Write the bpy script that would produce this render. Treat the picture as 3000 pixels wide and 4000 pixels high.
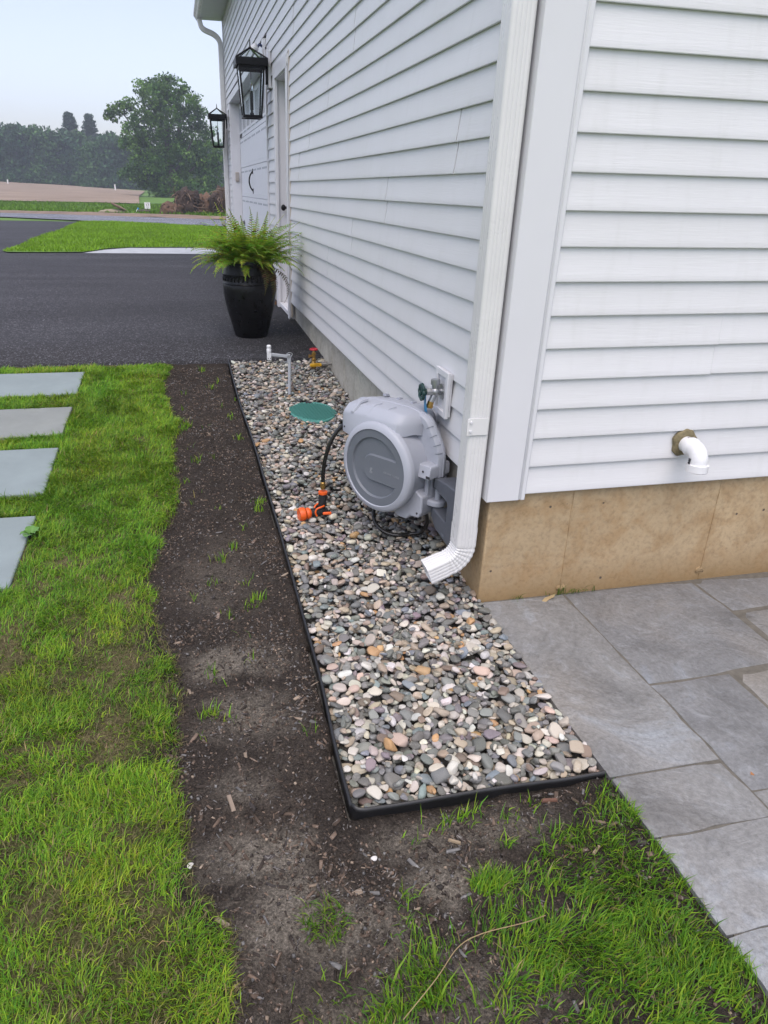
import bpy, bmesh, math, random
import numpy as np
from mathutils import Vector, Matrix
from mathutils.geometry import tessellate_polygon

R = math.radians
PI = math.pi
rng = np.random.default_rng(7)
random.seed(7)
for _o in list(bpy.data.objects):
    bpy.data.objects.remove(_o)
SC = bpy.context.scene
COL = SC.collection

# ------------------------------------------------------------------ camera, sky, sun, exposure
cam = bpy.data.cameras.new('camera')
camo = bpy.data.objects.new('camera', cam)
COL.objects.link(camo)
camo.location = (-1.00413, -2.05594, 1.32564)
camo.rotation_euler = (R(64.8586), R(-1.2457), R(-12.6545))
cam.sensor_fit = 'HORIZONTAL'
cam.sensor_width = 36
cam.lens = 36 * 2700.587 / 3000
cam.shift_x = 0.0503
cam.shift_y = 0.0046
cam.clip_start = 0.05
cam.clip_end = 2000
SC.camera = camo

HAZE = 0.0016
SUN_EL, SUN_AZ = 66, 202          # degrees; azimuth clockwise from +Y
world = bpy.data.worlds.new('World')
SC.world = world
world.use_nodes = True
wn = world.node_tree
for n in list(wn.nodes):
    wn.nodes.remove(n)
w_out = wn.nodes.new('ShaderNodeOutputWorld')
w_bg = wn.nodes.new('ShaderNodeBackground')
w_sky = wn.nodes.new('ShaderNodeTexSky')
w_sky.sky_type = 'NISHITA'
w_sky.sun_disc = False
w_sky.sun_elevation = R(SUN_EL)
w_sky.sun_rotation = R(SUN_AZ)
w_sky.air_density = 1.0
w_sky.dust_density = 2.0
w_sky.ozone_density = 1.6
w_hs = wn.nodes.new('ShaderNodeHueSaturation')
w_hs.inputs['Saturation'].default_value = 0.62
wn.links.new(w_sky.outputs[0], w_hs.inputs['Color'])
w_tint = wn.nodes.new('ShaderNodeMix')          # the whole hazy sky leans to lavender
w_tint.data_type = 'RGBA'; w_tint.blend_type = 'MULTIPLY'; w_tint.inputs[0].default_value = 1
w_tint.inputs[7].default_value = (0.98, 0.94, 1.0, 1)
wn.links.new(w_hs.outputs[0], w_tint.inputs[6])
wn.links.new(w_tint.outputs[2], w_bg.inputs[0])
w_bg.inputs[1].default_value = 0.112
wn.links.new(w_bg.outputs[0], w_out.inputs[0])

sun = bpy.data.lights.new('sun', 'SUN')
sun.energy = 1.0
sun.angle = R(60)
sun.color = (1.0, 0.91, 0.80)
suno = bpy.data.objects.new('sun', sun)
COL.objects.link(suno)
_sd = Vector((math.sin(R(SUN_AZ)) * math.cos(R(SUN_EL)), math.cos(R(SUN_AZ)) * math.cos(R(SUN_EL)), math.sin(R(SUN_EL))))
suno.rotation_euler = _sd.to_track_quat('Z', 'Y').to_euler()

SC.view_settings.view_transform = 'Standard'
SC.view_settings.look = 'None'
SC.view_settings.gamma = 1
SC.view_settings.use_curve_mapping = False
SC.view_settings.exposure = 1.16
SC.render.engine = 'CYCLES'
SC.cycles.use_denoising = True
SC.cycles.max_bounces = 6
SC.cycles.diffuse_bounces = 2
SC.cycles.glossy_bounces = 2
SC.cycles.transmission_bounces = 6
SC.cycles.transparent_max_bounces = 12
SC.cycles.volume_bounces = 0
SC.cycles.caustics_reflective = False
SC.cycles.caustics_refractive = False

# ------------------------------------------------------------------ helpers
def tag(o, label=None, cat=None, group=None, kind=None):
    if label: o['label'] = label
    if cat: o['category'] = cat
    if group: o['group'] = group
    if kind: o['kind'] = kind
    return o


def empty(name, loc=(0, 0, 0), rz=0.0):
    o = bpy.data.objects.new(name, None)
    COL.objects.link(o)
    o.location = loc
    o.rotation_euler = (0, 0, rz)
    o.empty_display_size = 0.1
    return o


def link(name, me, parent=None, loc=None, rot=None):
    o = bpy.data.objects.new(name, me)
    COL.objects.link(o)
    if parent is not None:
        o.parent = parent
    if loc is not None: o.location = loc
    if rot is not None: o.rotation_euler = rot
    return o


class MB:
    """collects shapes; build() links them as ONE mesh object"""
    def __init__(s):
        s.v = []; s.f = []
    def add(s, vs, fs, mat=None):
        b = len(s.v)
        for p in vs:
            p = Vector(p)
            s.v.append(tuple(mat @ p) if mat is not None else tuple(p))
        s.f += [tuple(b + i for i in f) for f in fs]
        return s
    def box(s, a, b, mat=None):
        x0, y0, z0 = [min(a[i], b[i]) for i in range(3)]
        x1, y1, z1 = [max(a[i], b[i]) for i in range(3)]
        return s.add([(x0, y0, z0), (x1, y0, z0), (x1, y1, z0), (x0, y1, z0), (x0, y0, z1), (x1, y0, z1), (x1, y1, z1), (x0, y1, z1)],
                     [(3, 2, 1, 0), (4, 5, 6, 7), (0, 1, 5, 4), (1, 2, 6, 5), (2, 3, 7, 6), (3, 0, 4, 7)], mat)
    def prism(s, poly, h0, h1, mat=None):
        """poly: xy points, extruded in z"""
        n = len(poly)
        vs = [(p[0], p[1], h0) for p in poly] + [(p[0], p[1], h1) for p in poly]
        fs = [tuple(range(n - 1, -1, -1)), tuple(range(n, 2 * n))] + [(i, (i + 1) % n, n + (i + 1) % n, n + i) for i in range(n)]
        return s.add(vs, fs, mat)
    def loft(s, rings, caps=True, closed=True, mat=None):
        n = len(rings[0]); vs = [p for r in rings for p in r]; fs = []
        for k in range(len(rings) - 1):
            for i in range(n if closed else n - 1):
                j = (i + 1) % n
                fs.append((k * n + i, k * n + j, (k + 1) * n + j, (k + 1) * n + i))
        if caps:
            fs.append(tuple(range(n - 1, -1, -1))); fs.append(tuple((len(rings) - 1) * n + i for i in range(n)))
        return s.add(vs, fs, mat)
    def lathe(s, prof, n=32, mat=None, caps=True):
        """prof: (r, z) pairs about z"""
        return s.loft([[(r * math.cos(2 * PI * i / n), r * math.sin(2 * PI * i / n), z) for i in range(n)] for r, z in prof], caps, True, mat)
    def tube(s, pts, r, n=8, caps=True, mat=None):
        pts = [Vector(p) for p in pts]
        rr = r if hasattr(r, '__len__') else [r] * len(pts)
        rings = []; up = None
        for i, p in enumerate(pts):
            d = (pts[min(i + 1, len(pts) - 1)] - pts[max(i - 1, 0)]).normalized()
            if up is None:
                up = d.orthogonal().normalized()
            up = (up - d * up.dot(d))
            up = up.normalized() if up.length > 1e-6 else d.orthogonal().normalized()
            w = d.cross(up)
            rings.append([tuple(p + rr[i] * (math.cos(2 * PI * k / n) * up + math.sin(2 * PI * k / n) * w)) for k in range(n)])
        return s.loft(rings, caps, True, mat)
    def cyl(s, a, b, r, n=16, r2=None):
        return s.tube([a, b], [r, r if r2 is None else r2], n)
    def ball(s, c, r, n=12, m=8, sc=(1, 1, 1)):
        prof = [(max(1e-4, math.sin(PI * k / m)), -math.cos(PI * k / m)) for k in range(m + 1)]
        M_ = Matrix.Translation(c) @ Matrix.Diagonal((r * sc[0], r * sc[1], r * sc[2], 1))
        return s.lathe(prof, n, M_)
    def mesh(s, name, mat, smooth=None):
        me = bpy.data.meshes.new(name)
        me.from_pydata(s.v, [], s.f)
        me.materials.append(mat)
        if smooth is not None:
            me.polygons.foreach_set('use_smooth', [True] * len(me.polygons))
            me.set_sharp_from_angle(angle=R(smooth))
        me.update()
        return me
    def build(s, name, mat, parent=None, smooth=None, bevel=0, loc=None, rot=None, seg=2):
        o = link(name, s.mesh(name, mat, smooth), parent, loc, rot)
        if bevel:
            b = o.modifiers.new('bevel', 'BEVEL'); b.width = bevel; b.segments = seg; b.limit_method = 'ANGLE'; b.angle_limit = R(40)
            b.harden_normals = False
            if smooth is None:
                o.data.polygons.foreach_set('use_smooth', [True] * len(o.data.polygons))
                o.data.set_sharp_from_angle(angle=R(50))
        return o


def np_mesh(name, v, f, mat, col=None, smooth=False):
    """v (N,3); f (M,k) all the same size or list of such arrays; col per-vertex rgb"""
    me = bpy.data.meshes.new(name)
    fl = f if isinstance(f, list) else [f]
    loops = np.concatenate([a.ravel() for a in fl]).astype(np.int32)
    tot = np.concatenate([np.full(len(a), a.shape[1]) for a in fl]).astype(np.int32)
    st = np.concatenate([[0], np.cumsum(tot)[:-1]]).astype(np.int32)
    me.vertices.add(len(v)); me.vertices.foreach_set('co', np.asarray(v, np.float32).ravel())
    me.loops.add(len(loops)); me.loops.foreach_set('vertex_index', loops)
    me.polygons.add(len(tot)); me.polygons.foreach_set('loop_start', st); me.polygons.foreach_set('loop_total', tot)
    if smooth:
        me.polygons.foreach_set('use_smooth', np.ones(len(tot), bool))
    if col is not None:
        a = me.color_attributes.new('Col', 'FLOAT_COLOR', 'POINT')
        c4 = np.ones((len(v), 4), np.float32); c4[:, :3] = col
        a.data.foreach_set('color', c4.ravel())
    me.materials.append(mat)
    me.update(calc_edges=True)
    me.validate()
    return me


def spline(P, n=40):
    """Catmull-Rom through points"""
    P = [Vector(p) for p in P]; Q = [P[0] * 2 - P[1]] + P + [P[-1] * 2 - P[-2]]
    out = []; m = len(P) - 1
    for i in range(n + 1):
        t = i / n * m; k = min(int(t), m - 1); u = t - k
        a, b, c, d = Q[k:k + 4]
        out.append(0.5 * (2 * b + (c - a) * u + (2 * a - 5 * b + 4 * c - d) * u * u + (3 * b - a - 3 * c + d) * u ** 3))
    return out


_tab = np.random.default_rng(3).random((256, 256))
def vnoise(x, y, s=1.0, o=0):
    """smooth value noise 0..1"""
    x = np.asarray(x, float) * s + 17.3 * o + 1000; y = np.asarray(y, float) * s + 9.7 * o + 1000
    xi = np.floor(x).astype(int); yi = np.floor(y).astype(int); u = x - xi; v = y - yi
    u = u * u * (3 - 2 * u); v = v * v * (3 - 2 * v)
    T = lambda a, b: _tab[a % 256, b % 256]
    return (T(xi, yi) * (1 - u) + T(xi + 1, yi) * u) * (1 - v) + (T(xi, yi + 1) * (1 - u) + T(xi + 1, yi + 1) * u) * v
def fnoise(x, y, s=1.0, o=0, k=4):
    t = 0; a = 0.5; q = 0
    for i in range(k):
        t = t + a * vnoise(x, y, s * 2 ** i, o + i); q += a; a *= 0.5
    return t / q


# ------------------------------------------------------------------ materials
def new_mat(name):
    m = bpy.data.materials.new(name); m.use_nodes = True
    nt = m.node_tree; b = nt.nodes['Principled BSDF']
    return m, nt, b
def nd(nt, t, **kw):
    n = nt.nodes.new(t)
    for k, v in kw.items():
        setattr(n, k, v)
    return n
def coords(nt, scale=(1, 1, 1), src='Object'):
    tc = nd(nt, 'ShaderNodeTexCoord'); mp = nd(nt, 'ShaderNodeMapping')
    mp.inputs['Scale'].default_value = scale
    nt.links.new(tc.outputs[src], mp.inputs[0])
    return mp.outputs[0]
def nz(nt, vec, scale, detail=4, rough=0.55, dist=0.0):
    n = nd(nt, 'ShaderNodeTexNoise'); n.inputs['Scale'].default_value = scale; n.inputs['Detail'].default_value = detail
    n.inputs['Roughness'].default_value = rough; n.inputs['Distortion'].default_value = dist
    nt.links.new(vec, n.inputs['Vector']); return n.outputs[0]
def ramp(nt, fac, stops):
    r = nd(nt, 'ShaderNodeValToRGB'); e = r.color_ramp.elements
    while len(e) < len(stops): e.new(0.5)
    for k, (p, c) in enumerate(stops):
        e[k].position = p; e[k].color = (*c, 1) if len(c) == 3 else c
    nt.links.new(fac, r.inputs[0]); return r.outputs[0]
def mixc(nt, fac, a, b, mode='MIX'):
    n = nd(nt, 'ShaderNodeMix', data_type='RGBA', blend_type=mode)
    for sock, v in ((n.inputs[0], fac), (n.inputs[6], a), (n.inputs[7], b)):
        if hasattr(v, 'is_output'): nt.links.new(v, sock)
        elif isinstance(v, (int, float)): sock.default_value = v
        else: sock.default_value = (*v, 1)
    return n.outputs[2]
def bump(nt, b, h, strength=0.3, dist=0.01, prev=None):
    n = nd(nt, 'ShaderNodeBump'); n.inputs['Strength'].default_value = strength; n.inputs['Distance'].default_value = dist
    nt.links.new(h, n.inputs['Height'])
    if prev is not None: nt.links.new(prev, n.inputs['Normal'])
    nt.links.new(n.outputs[0], b.inputs['Normal']); return n.outputs[0]
def sc_(c, k): return tuple(min(1, x * k) for x in c)
def mat(name, col, rough=0.5, metal=0.0, var=0.1, scale=12, bmp=0.0, bscale=150, bdist=0.002, spec=0.5, coat=0.0, rvar=0.1, stretch=(1, 1, 1)):
    m, nt, b = new_mat(name)
    v = coords(nt, stretch)
    f = nz(nt, v, scale, 5)
    nt.links.new(ramp(nt, f, [(0.3, sc_(col, 1 - var)), (0.7, sc_(col, 1 + var))]), b.inputs['Base Color'])
    r = nz(nt, v, scale * 2.3, 3)
    nt.links.new(ramp(nt, r, [(0.3, (max(0.02, rough - rvar),) * 3), (0.7, (min(1, rough + rvar),) * 3)]), b.inputs['Roughness'])
    b.inputs['Metallic'].default_value = metal
    b.inputs['Specular IOR Level'].default_value = spec
    b.inputs['Coat Weight'].default_value = coat
    if bmp: bump(nt, b, nz(nt, v, bscale, 4), bmp, bdist)
    return m
def attr_mat(name, rough=0.6, transl=0.0, bmp=0, bscale=60, src='Col', speck=0.0, spec=0.4):
    """colour read per vertex (attribute Col) or per object"""
    m, nt, b = new_mat(name)
    if src == 'object':
        c = nd(nt, 'ShaderNodeObjectInfo').outputs['Color']
    else:
        a = nd(nt, 'ShaderNodeAttribute'); a.attribute_name = src; c = a.outputs['Color']
    if speck:
        v = coords(nt)
        f = nz(nt, v, bscale, 6, 0.7)
        c = mixc(nt, 1.0, c, ramp(nt, f, [(0.3, (1 - speck,) * 3), (0.52, (1, 1, 1)), (0.75, (1 + speck,) * 3)]), 'MULTIPLY')
        vein = nz(nt, coords(nt, (1, 1.6, 0.7)), bscale * 0.35, 2, 0.5, 1.5)
        c = mixc(nt, ramp(nt, vein, [(0.485, (0, 0, 0)), (0.5, (0.35,) * 3), (0.515, (0, 0, 0))]), c, (0.55, 0.53, 0.5))
    nt.links.new(c, b.inputs['Base Color'])
    b.inputs['Roughness'].default_value = rough
    b.inputs['Specular IOR Level'].default_value = spec
    if bmp: bump(nt, b, nz(nt, coords(nt), bscale * 2, 4), bmp, 0.002)
    if transl:
        t = nd(nt, 'ShaderNodeBsdfTranslucent'); nt.links.new(c, t.inputs[0])
        x = nd(nt, 'ShaderNodeMixShader'); x.inputs[0].default_value = transl
        nt.links.new(b.outputs[0], x.inputs[1]); nt.links.new(t.outputs[0], x.inputs[2])
        nt.links.new(x.outputs[0], nt.nodes['Material Output'].inputs[0])
    return m

# vinyl siding: white with embossed wood grain and faint dirt
def siding_mat():
    m, nt, b = new_mat('vinyl_siding')
    v = coords(nt, (3, 3, 70))
    g = nz(nt, v, 3.0, 5, 0.6, 0.6)
    dirt = nz(nt, coords(nt, (1, 1, 1.0)), 2.2, 6, 0.65)
    streak = nz(nt, coords(nt, (9, 9, 1.2)), 3.0, 4)
    c = mixc(nt, ramp(nt, dirt, [(0.35, (0, 0, 0)), (0.75, (0.5,) * 3)]), (0.755, 0.755, 0.765), (0.69, 0.69, 0.68))
    c = mixc(nt, ramp(nt, streak, [(0.55, (0, 0, 0)), (0.8, (0.30,) * 3)]), c, (0.62, 0.62, 0.60))
    rnd = nd(nt, 'ShaderNodeObjectInfo').outputs['Random']
    c = mixc(nt, 1.0, c, ramp(nt, rnd, [(0, (0.955, 0.955, 0.95)), (1, (1, 1, 1))]), 'MULTIPLY')
    nt.links.new(c, b.inputs['Base Color'])
    b.inputs['Roughness'].default_value = 0.42
    bump(nt, b, g, 0.35, 0.0022)
    return m
MS = siding_mat()
M_trim = mat('white_trim_vinyl', (0.72, 0.72, 0.735), 0.4, var=0.025, scale=3, bmp=0.05, bscale=30)
M_alu = mat('white_coated_aluminium', (0.72, 0.715, 0.70), 0.32, var=0.04, scale=6, bmp=0.08, bscale=25, coat=0.2)
M_soffit = mat('grey_soffit', (0.62, 0.63, 0.64), 0.5, var=0.04)
M_wrap = mat('seam_shade_wrap', (0.06, 0.057, 0.055), 0.9)  # wall behind the siding, coloured dark to put shade into the open seams
M_chan_shade = mat('channel_inner_shade', (0.55, 0.49, 0.41), 0.6)  # beige tone of the shaded channel inside, painted as a colour
M_door = mat('warm_grey_paint', (0.66, 0.64, 0.64), 0.5, var=0.02)
M_gdoor = mat('garage_door_paint', (0.74, 0.76, 0.80), 0.45, var=0.02, bmp=0.05)
M_dark = mat('black_paint', (0.005, 0.005, 0.006), 0.45, var=0.2, spec=0.25)
M_slot = mat('soil_and_hole_shade', (0.03, 0.03, 0.033), 0.8)  # near-black: shade of holes and slots put into the colour; also potting soil
M_shing = mat('roof_shingle', (0.09, 0.09, 0.095), 0.9, var=0.3, scale=30, bmp=0.4, bscale=60, bdist=0.01)

def concrete_mat(name, base, stain, seam=0.5):
    m, nt, b = new_mat(name)
    v = coords(nt)
    big = nz(nt, v, 1.6, 6, 0.6); fine = nz(nt, v, 60, 6, 0.7); mid = nz(nt, v, 9, 6, 0.65, 0.4)
    c = ramp(nt, big, [(0.3, sc_(base, 0.86)), (0.55, base), (0.75, sc_(base, 1.12))])
    c = mixc(nt, ramp(nt, mid, [(0.44, (0, 0, 0)), (0.64, (0.9,) * 3)]), c, stain)
    c = mixc(nt, 1.0, c, ramp(nt, fine, [(0.28, (0.72,) * 3), (0.5, (1,) * 3), (0.75, (1.1,) * 3)]), 'MULTIPLY')
    # mineral stain that rises from the soil line
    sp = nd(nt, 'ShaderNodeSeparateXYZ'); nt.links.new(v, sp.inputs[0])
    ad = nd(nt, 'ShaderNodeMath', operation='MULTIPLY_ADD'); nt.links.new(mid, ad.inputs[0]); ad.inputs[1].default_value = 0.16
    nt.links.new(sp.outputs[2], ad.inputs[2])
    c = mixc(nt, ramp(nt, ad.outputs[0], [(0.0, (0.75,) * 3), (0.065, (0.35,) * 3), (0.14, (0, 0, 0))]), c, (0.24, 0.145, 0.05))
    # bug holes
    vo = nd(nt, 'ShaderNodeTexVoronoi'); vo.inputs['Scale'].default_value = 15; nt.links.new(v, vo.inputs['Vector'])
    vo2 = nd(nt, 'ShaderNodeTexVoronoi'); vo2.inputs['Scale'].default_value = 15; vo2.feature = 'F1'; nt.links.new(v, vo2.inputs['Vector'])
    hs = nd(nt, 'ShaderNodeSeparateColor'); nt.links.new(vo2.outputs['Color'], hs.inputs[0])
    gt = nd(nt, 'ShaderNodeMath', operation='GREATER_THAN'); gt.inputs[1].default_value = 0.50; nt.links.new(hs.outputs[0], gt.inputs[0])
    hole = ramp(nt, vo.outputs['Distance'], [(0.06, (1,) * 3), (0.10, (0,) * 3)])
    hm = nd(nt, 'ShaderNodeMath', operation='MULTIPLY'); nt.links.new(hole, hm.inputs[0]); nt.links.new(gt.outputs[0], hm.inputs[1])
    c = mixc(nt, hm.outputs[0], c, (0.10, 0.08, 0.06))
    nt.links.new(c, b.inputs['Base Color'])
    b.inputs['Roughness'].default_value = 0.88
    h = nd(nt, 'ShaderNodeMath', operation='SUBTRACT'); nt.links.new(fine, h.inputs[0]); nt.links.new(hm.outputs[0], h.inputs[1])
    bump(nt, b, h.outputs[0], 0.45, 0.004)
    return m
M_found = concrete_mat('foundation_concrete', (0.46, 0.345, 0.205), (0.38, 0.255, 0.13))
M_found2 = concrete_mat('foundation_concrete_grey_skylit', (0.46, 0.44, 0.38), (0.34, 0.32, 0.265))  # greyer long-wall concrete, part of it the cooler light held in the colour

def asphalt_mat(name, base, k=1.0):
    m, nt, b = new_mat(name)
    v = coords(nt)
    vo = nd(nt, 'ShaderNodeTexVoronoi'); vo.inputs['Scale'].default_value = 130; nt.links.new(v, vo.inputs['Vector'])
    sepc = nd(nt, 'ShaderNodeSeparateColor'); nt.links.new(vo.outputs['Color'], sepc.inputs[0])
    big = nz(nt, coords(nt, (0.35, 1.4, 1)), 1.1, 6, 0.6)
    c = ramp(nt, sepc.outputs[0], [(0.0, sc_(base, 0.4)), (0.7, base), (0.93, sc_(base, 1.9)), (1.0, sc_(base, 4.5))])
    c = mixc(nt, 1.0, c, ramp(nt, big, [(0.3, (0.72,) * 3), (0.7, (1.3,) * 3)]), 'MULTIPLY')
    nt.links.new(c, b.inputs['Base Color'])
    b.inputs['Roughness'].default_value = 0.85
    b.inputs['Specular IOR Level'].default_value = 0.4
    bump(nt, b, vo.outputs['Distance'], 0.6 * k, 0.006)
    return m
M_asph = asphalt_mat('driveway_asphalt', (0.039, 0.039, 0.044))
M_road = asphalt_mat('road_asphalt', (0.155, 0.165, 0.19), 0.5)

def patio_mat(name, base, seed):
    m, nt, b = new_mat(name)
    v = coords(nt)
    mp = nd(nt, 'ShaderNodeMapping'); mp.inputs['Location'].default_value = (seed * 3.1, seed * 1.7, 0); mp.inputs['Rotation'].default_value = (0, 0, seed * 0.5)
    nt.links.new(v, mp.inputs[0]); v = mp.outputs[0]
    a = nz(nt, v, 3.0, 8, 0.62, 0.9); f = nz(nt, v, 70, 7, 0.75); sc = nz(nt, v, 17, 8, 0.7, 0.7)
    c = ramp(nt, a, [(0.30, sc_(base, 0.66)), (0.44, sc_(base, 0.94)), (0.56, sc_(base, 1.08)), (0.68, (base[0] * 1.35, base[1] * 1.45, base[2] * 1.58))])
    c = mixc(nt, ramp(nt, sc, [(0.52, (0, 0, 0)), (0.75, (0.45,) * 3)]), c, (0.36, 0.38, 0.40))
    warm = nz(nt, v, 2.1, 3, 0.5)
    c = mixc(nt, ramp(nt, warm, [(0.48, (0, 0, 0)), (0.72, (0.35,) * 3)]), c, (0.26, 0.22, 0.17))
    c = mixc(nt, 1.0, c, ramp(nt, f, [(0.3, (0.68,) * 3), (0.62, (1.12,) * 3)]), 'MULTIPLY')
    nt.links.new(c, b.inputs['Base Color'])
    b.inputs['Roughness'].default_value = 0.55
    n1 = bump(nt, b, a, 0.8, 0.03)
    n2 = bump(nt, b, sc, 0.6, 0.008, n1)
    bump(nt, b, f, 0.25, 0.002, n2)
    return m
M_pat = [patio_mat('stamped_concrete_%s' % 'abc'[i], [(0.215, 0.215, 0.21), (0.235, 0.235, 0.23), (0.185, 0.188, 0.19)][i], i + 1) for i in range(3)]
M_joint = mat('joint_grout', (0.125, 0.115, 0.095), 0.9, var=0.25, scale=40, bmp=0.4, bscale=120)
M_blue = mat('bluestone', (0.225, 0.27, 0.275), 0.75, var=0.09, scale=4, bmp=0.25, bscale=90, bdist=0.002)
M_blue2 = mat('bluestone_warm', (0.225, 0.242, 0.230), 0.75, var=0.1, scale=4, bmp=0.25, bscale=90, bdist=0.002)

def soil_mat(name, cols, sc=9, dusty=None):
    m, nt, b = new_mat(name)
    v = coords(nt)
    a = nz(nt, v, sc * 0.35, 5, 0.6); f = nz(nt, v, 160, 5, 0.8); g = nz(nt, v, 40, 5, 0.7)
    c = ramp(nt, a, [(0.3, cols[0]), (0.5, cols[1]), (0.72, cols[2])])
    if dusty:
        at = nd(nt, 'ShaderNodeAttribute'); at.attribute_name = 'Col'
        s = nd(nt, 'ShaderNodeSeparateColor'); nt.links.new(at.outputs['Color'], s.inputs[0])
        c = mixc(nt, s.outputs[0], c, dusty)
        c = mixc(nt, s.outputs[1], c, (0.032, 0.026, 0.022))
    c = mixc(nt, 1.0, c, ramp(nt, f, [(0.25, (0.25,) * 3), (0.5, (0.95,) * 3), (0.68, (1.9,) * 3), (0.78, (3.4,) * 3)]), 'MULTIPLY')
    c = mixc(nt, 1.0, c, ramp(nt, g, [(0.3, (0.6,) * 3), (0.65, (1.2,) * 3)]), 'MULTIPLY')
    nt.links.new(c, b.inputs['Base Color'])
    b.inputs['Roughness'].default_value = 0.95
    b.inputs['Specular IOR Level'].default_value = 0.2
    n1 = bump(nt, b, g, 0.6, 0.012)
    bump(nt, b, f, 0.8, 0.005, n1)
    return m
M_soil = soil_mat('dark_soil', [(0.032, 0.026, 0.021), (0.042, 0.034, 0.028), (0.056, 0.045, 0.036)], dusty=(0.165, 0.145, 0.118))
M_lawnsoil = soil_mat('lawn_soil', [(0.06, 0.07, 0.024), (0.085, 0.085, 0.032), (0.11, 0.10, 0.045)], dusty=(0.17, 0.14, 0.075))
M_grass = attr_mat('grass_blades', 0.55, 0.35, spec=0.3)
M_leaf = attr_mat('leaf_blades', 0.55, 0.3, spec=0.3)
M_frond = attr_mat('fern_frond', 0.5, 0.45, spec=0.3)
M_peb_stuff = attr_mat('river_stone_mass', 0.62, 0, 0.2, 55, 'Col', 0.22, 0.4)
M_peb = attr_mat('river_stone', 0.62, 0, 0.2, 55, 'object', 0.22, 0.4)
M_chip = attr_mat('wood_chip', 0.85, 0, 0.3, 40, 'Col', 0.25, 0.2)
M_bark = mat('bark', (0.10, 0.085, 0.07), 0.9, var=0.3, scale=8, bmp=0.6, bscale=20, bdist=0.03, stretch=(1, 1, 0.2))

# ------------------------------------------------------------------ the lie of the land
def gz(x, y):
    x = np.asarray(x, float); y = np.asarray(y, float)
    z = np.interp(y, [-60, -8, 0, 3.2, 4.6, 12, 44], [-0.5, -0.12, -0.07, 0.16, 0.212, 0.12, 0.10])
    s = 0.0042 + 0.0105 * np.clip((-x - 2) / 34, 0, 1)
    return z + np.clip(y - 44, 0, 105) * s
def gzf(x, y): return float(gz(x, y))

def sheet(name, poly, mat_, dz, step, kind='structure', rough=0.0, rs=1.0, label=None, edge_drop=0.0):
    """a ground sheet: polygon filled with a clipped grid that follows the land"""
    bm = bmesh.new()
    vs = [bm.verts.new((p[0], p[1], 0)) for p in poly]
    bm.faces.new(vs)
    xs = [p[0] for p in poly]; ys = [p[1] for p in poly]
    for ax, lo, hi in ((0, min(xs), max(xs)), (1, min(ys), max(ys))):
        k = max(1, int((hi - lo) / step))
        for i in range(1, k):
            c = [0, 0, 0]; c[ax] = lo + (hi - lo) * i / k
            no = [0, 0, 0]; no[ax] = 1
            bmesh.ops.bisect_plane(bm, geom=bm.verts[:] + bm.edges[:] + bm.faces[:], plane_co=c, plane_no=no)
    for v in bm.verts:
        r = (float(fnoise(v.co.x, v.co.y, rs, 3)) - 0.5) * rough if rough else 0
        v.co.z = gzf(v.co.x, v.co.y) + dz + r
    bmesh.ops.recalc_face_normals(bm, faces=bm.faces[:])
    if bm.faces[:] and bm.faces[0].normal.z < 0:
        bmesh.ops.reverse_faces(bm, faces=bm.faces[:])
    if edge_drop:
        be_ = [e for e in bm.edges if len(e.link_faces) == 1]
        rx_ = bmesh.ops.extrude_edge_only(bm, edges=be_)
        for v in rx_['geom']:
            if isinstance(v, bmesh.types.BMVert): v.co.z -= edge_drop
    me = bpy.data.meshes.new(name); bm.to_mesh(me); bm.free()
    me.materials.append(mat_)
    me.polygons.foreach_set('use_smooth', [True] * len(me.polygons))
    o = link(name, me); tag(o, label, None, None, kind)
    return o

# base terrain to the far trees
M_meadow = mat('meadow_grass', (0.10, 0.20, 0.025), 0.9, var=0.3, scale=0.6, bmp=0.8, bscale=14, bdist=0.05)
M_field = mat('ploughed_field', (0.27, 0.205, 0.15), 0.95, var=0.22, scale=0.35, bmp=0.9, bscale=3, bdist=0.15, stretch=(0.5, 1.5, 1))
M_dirt = mat('bare_dirt', (0.22, 0.155, 0.11), 0.95, var=0.3, scale=2, bmp=0.8, bscale=10, bdist=0.05)
M_apron = mat('pale_concrete', (0.40, 0.42, 0.44), 0.8, var=0.12, scale=5, bmp=0.3, bscale=60)
gx = np.concatenate([np.linspace(-170, -30, 15), np.linspace(-26, 26, 27), np.linspace(30, 170, 15)])
gy = np.concatenate([np.linspace(-40, -8, 6), np.linspace(-6, 46, 40), np.linspace(48, 190, 44)])
X_, Y_ = np.meshgrid(gx, gy)
Zb = gz(X_, Y_) - np.where((Y_ < 3.6) & (X_ > -14), 0.35, 0.03) + np.where(Y_ > 50, (fnoise(X_, Y_, 0.12, 5) - 0.5) * 0.25, 0)
v_ = np.stack([X_.ravel(), Y_.ravel(), Zb.ravel()], 1)
ny, nx = X_.shape
ii = (np.arange(ny - 1)[:, None] * nx + np.arange(nx - 1)[None]).ravel()
tag(link('ground', np_mesh('ground', v_, np.stack([ii, ii + 1, ii + nx + 1, ii + nx], 1), M_meadow, smooth=True)), 'green meadow ground reaching to the far trees', None, None, 'structure')

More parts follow.
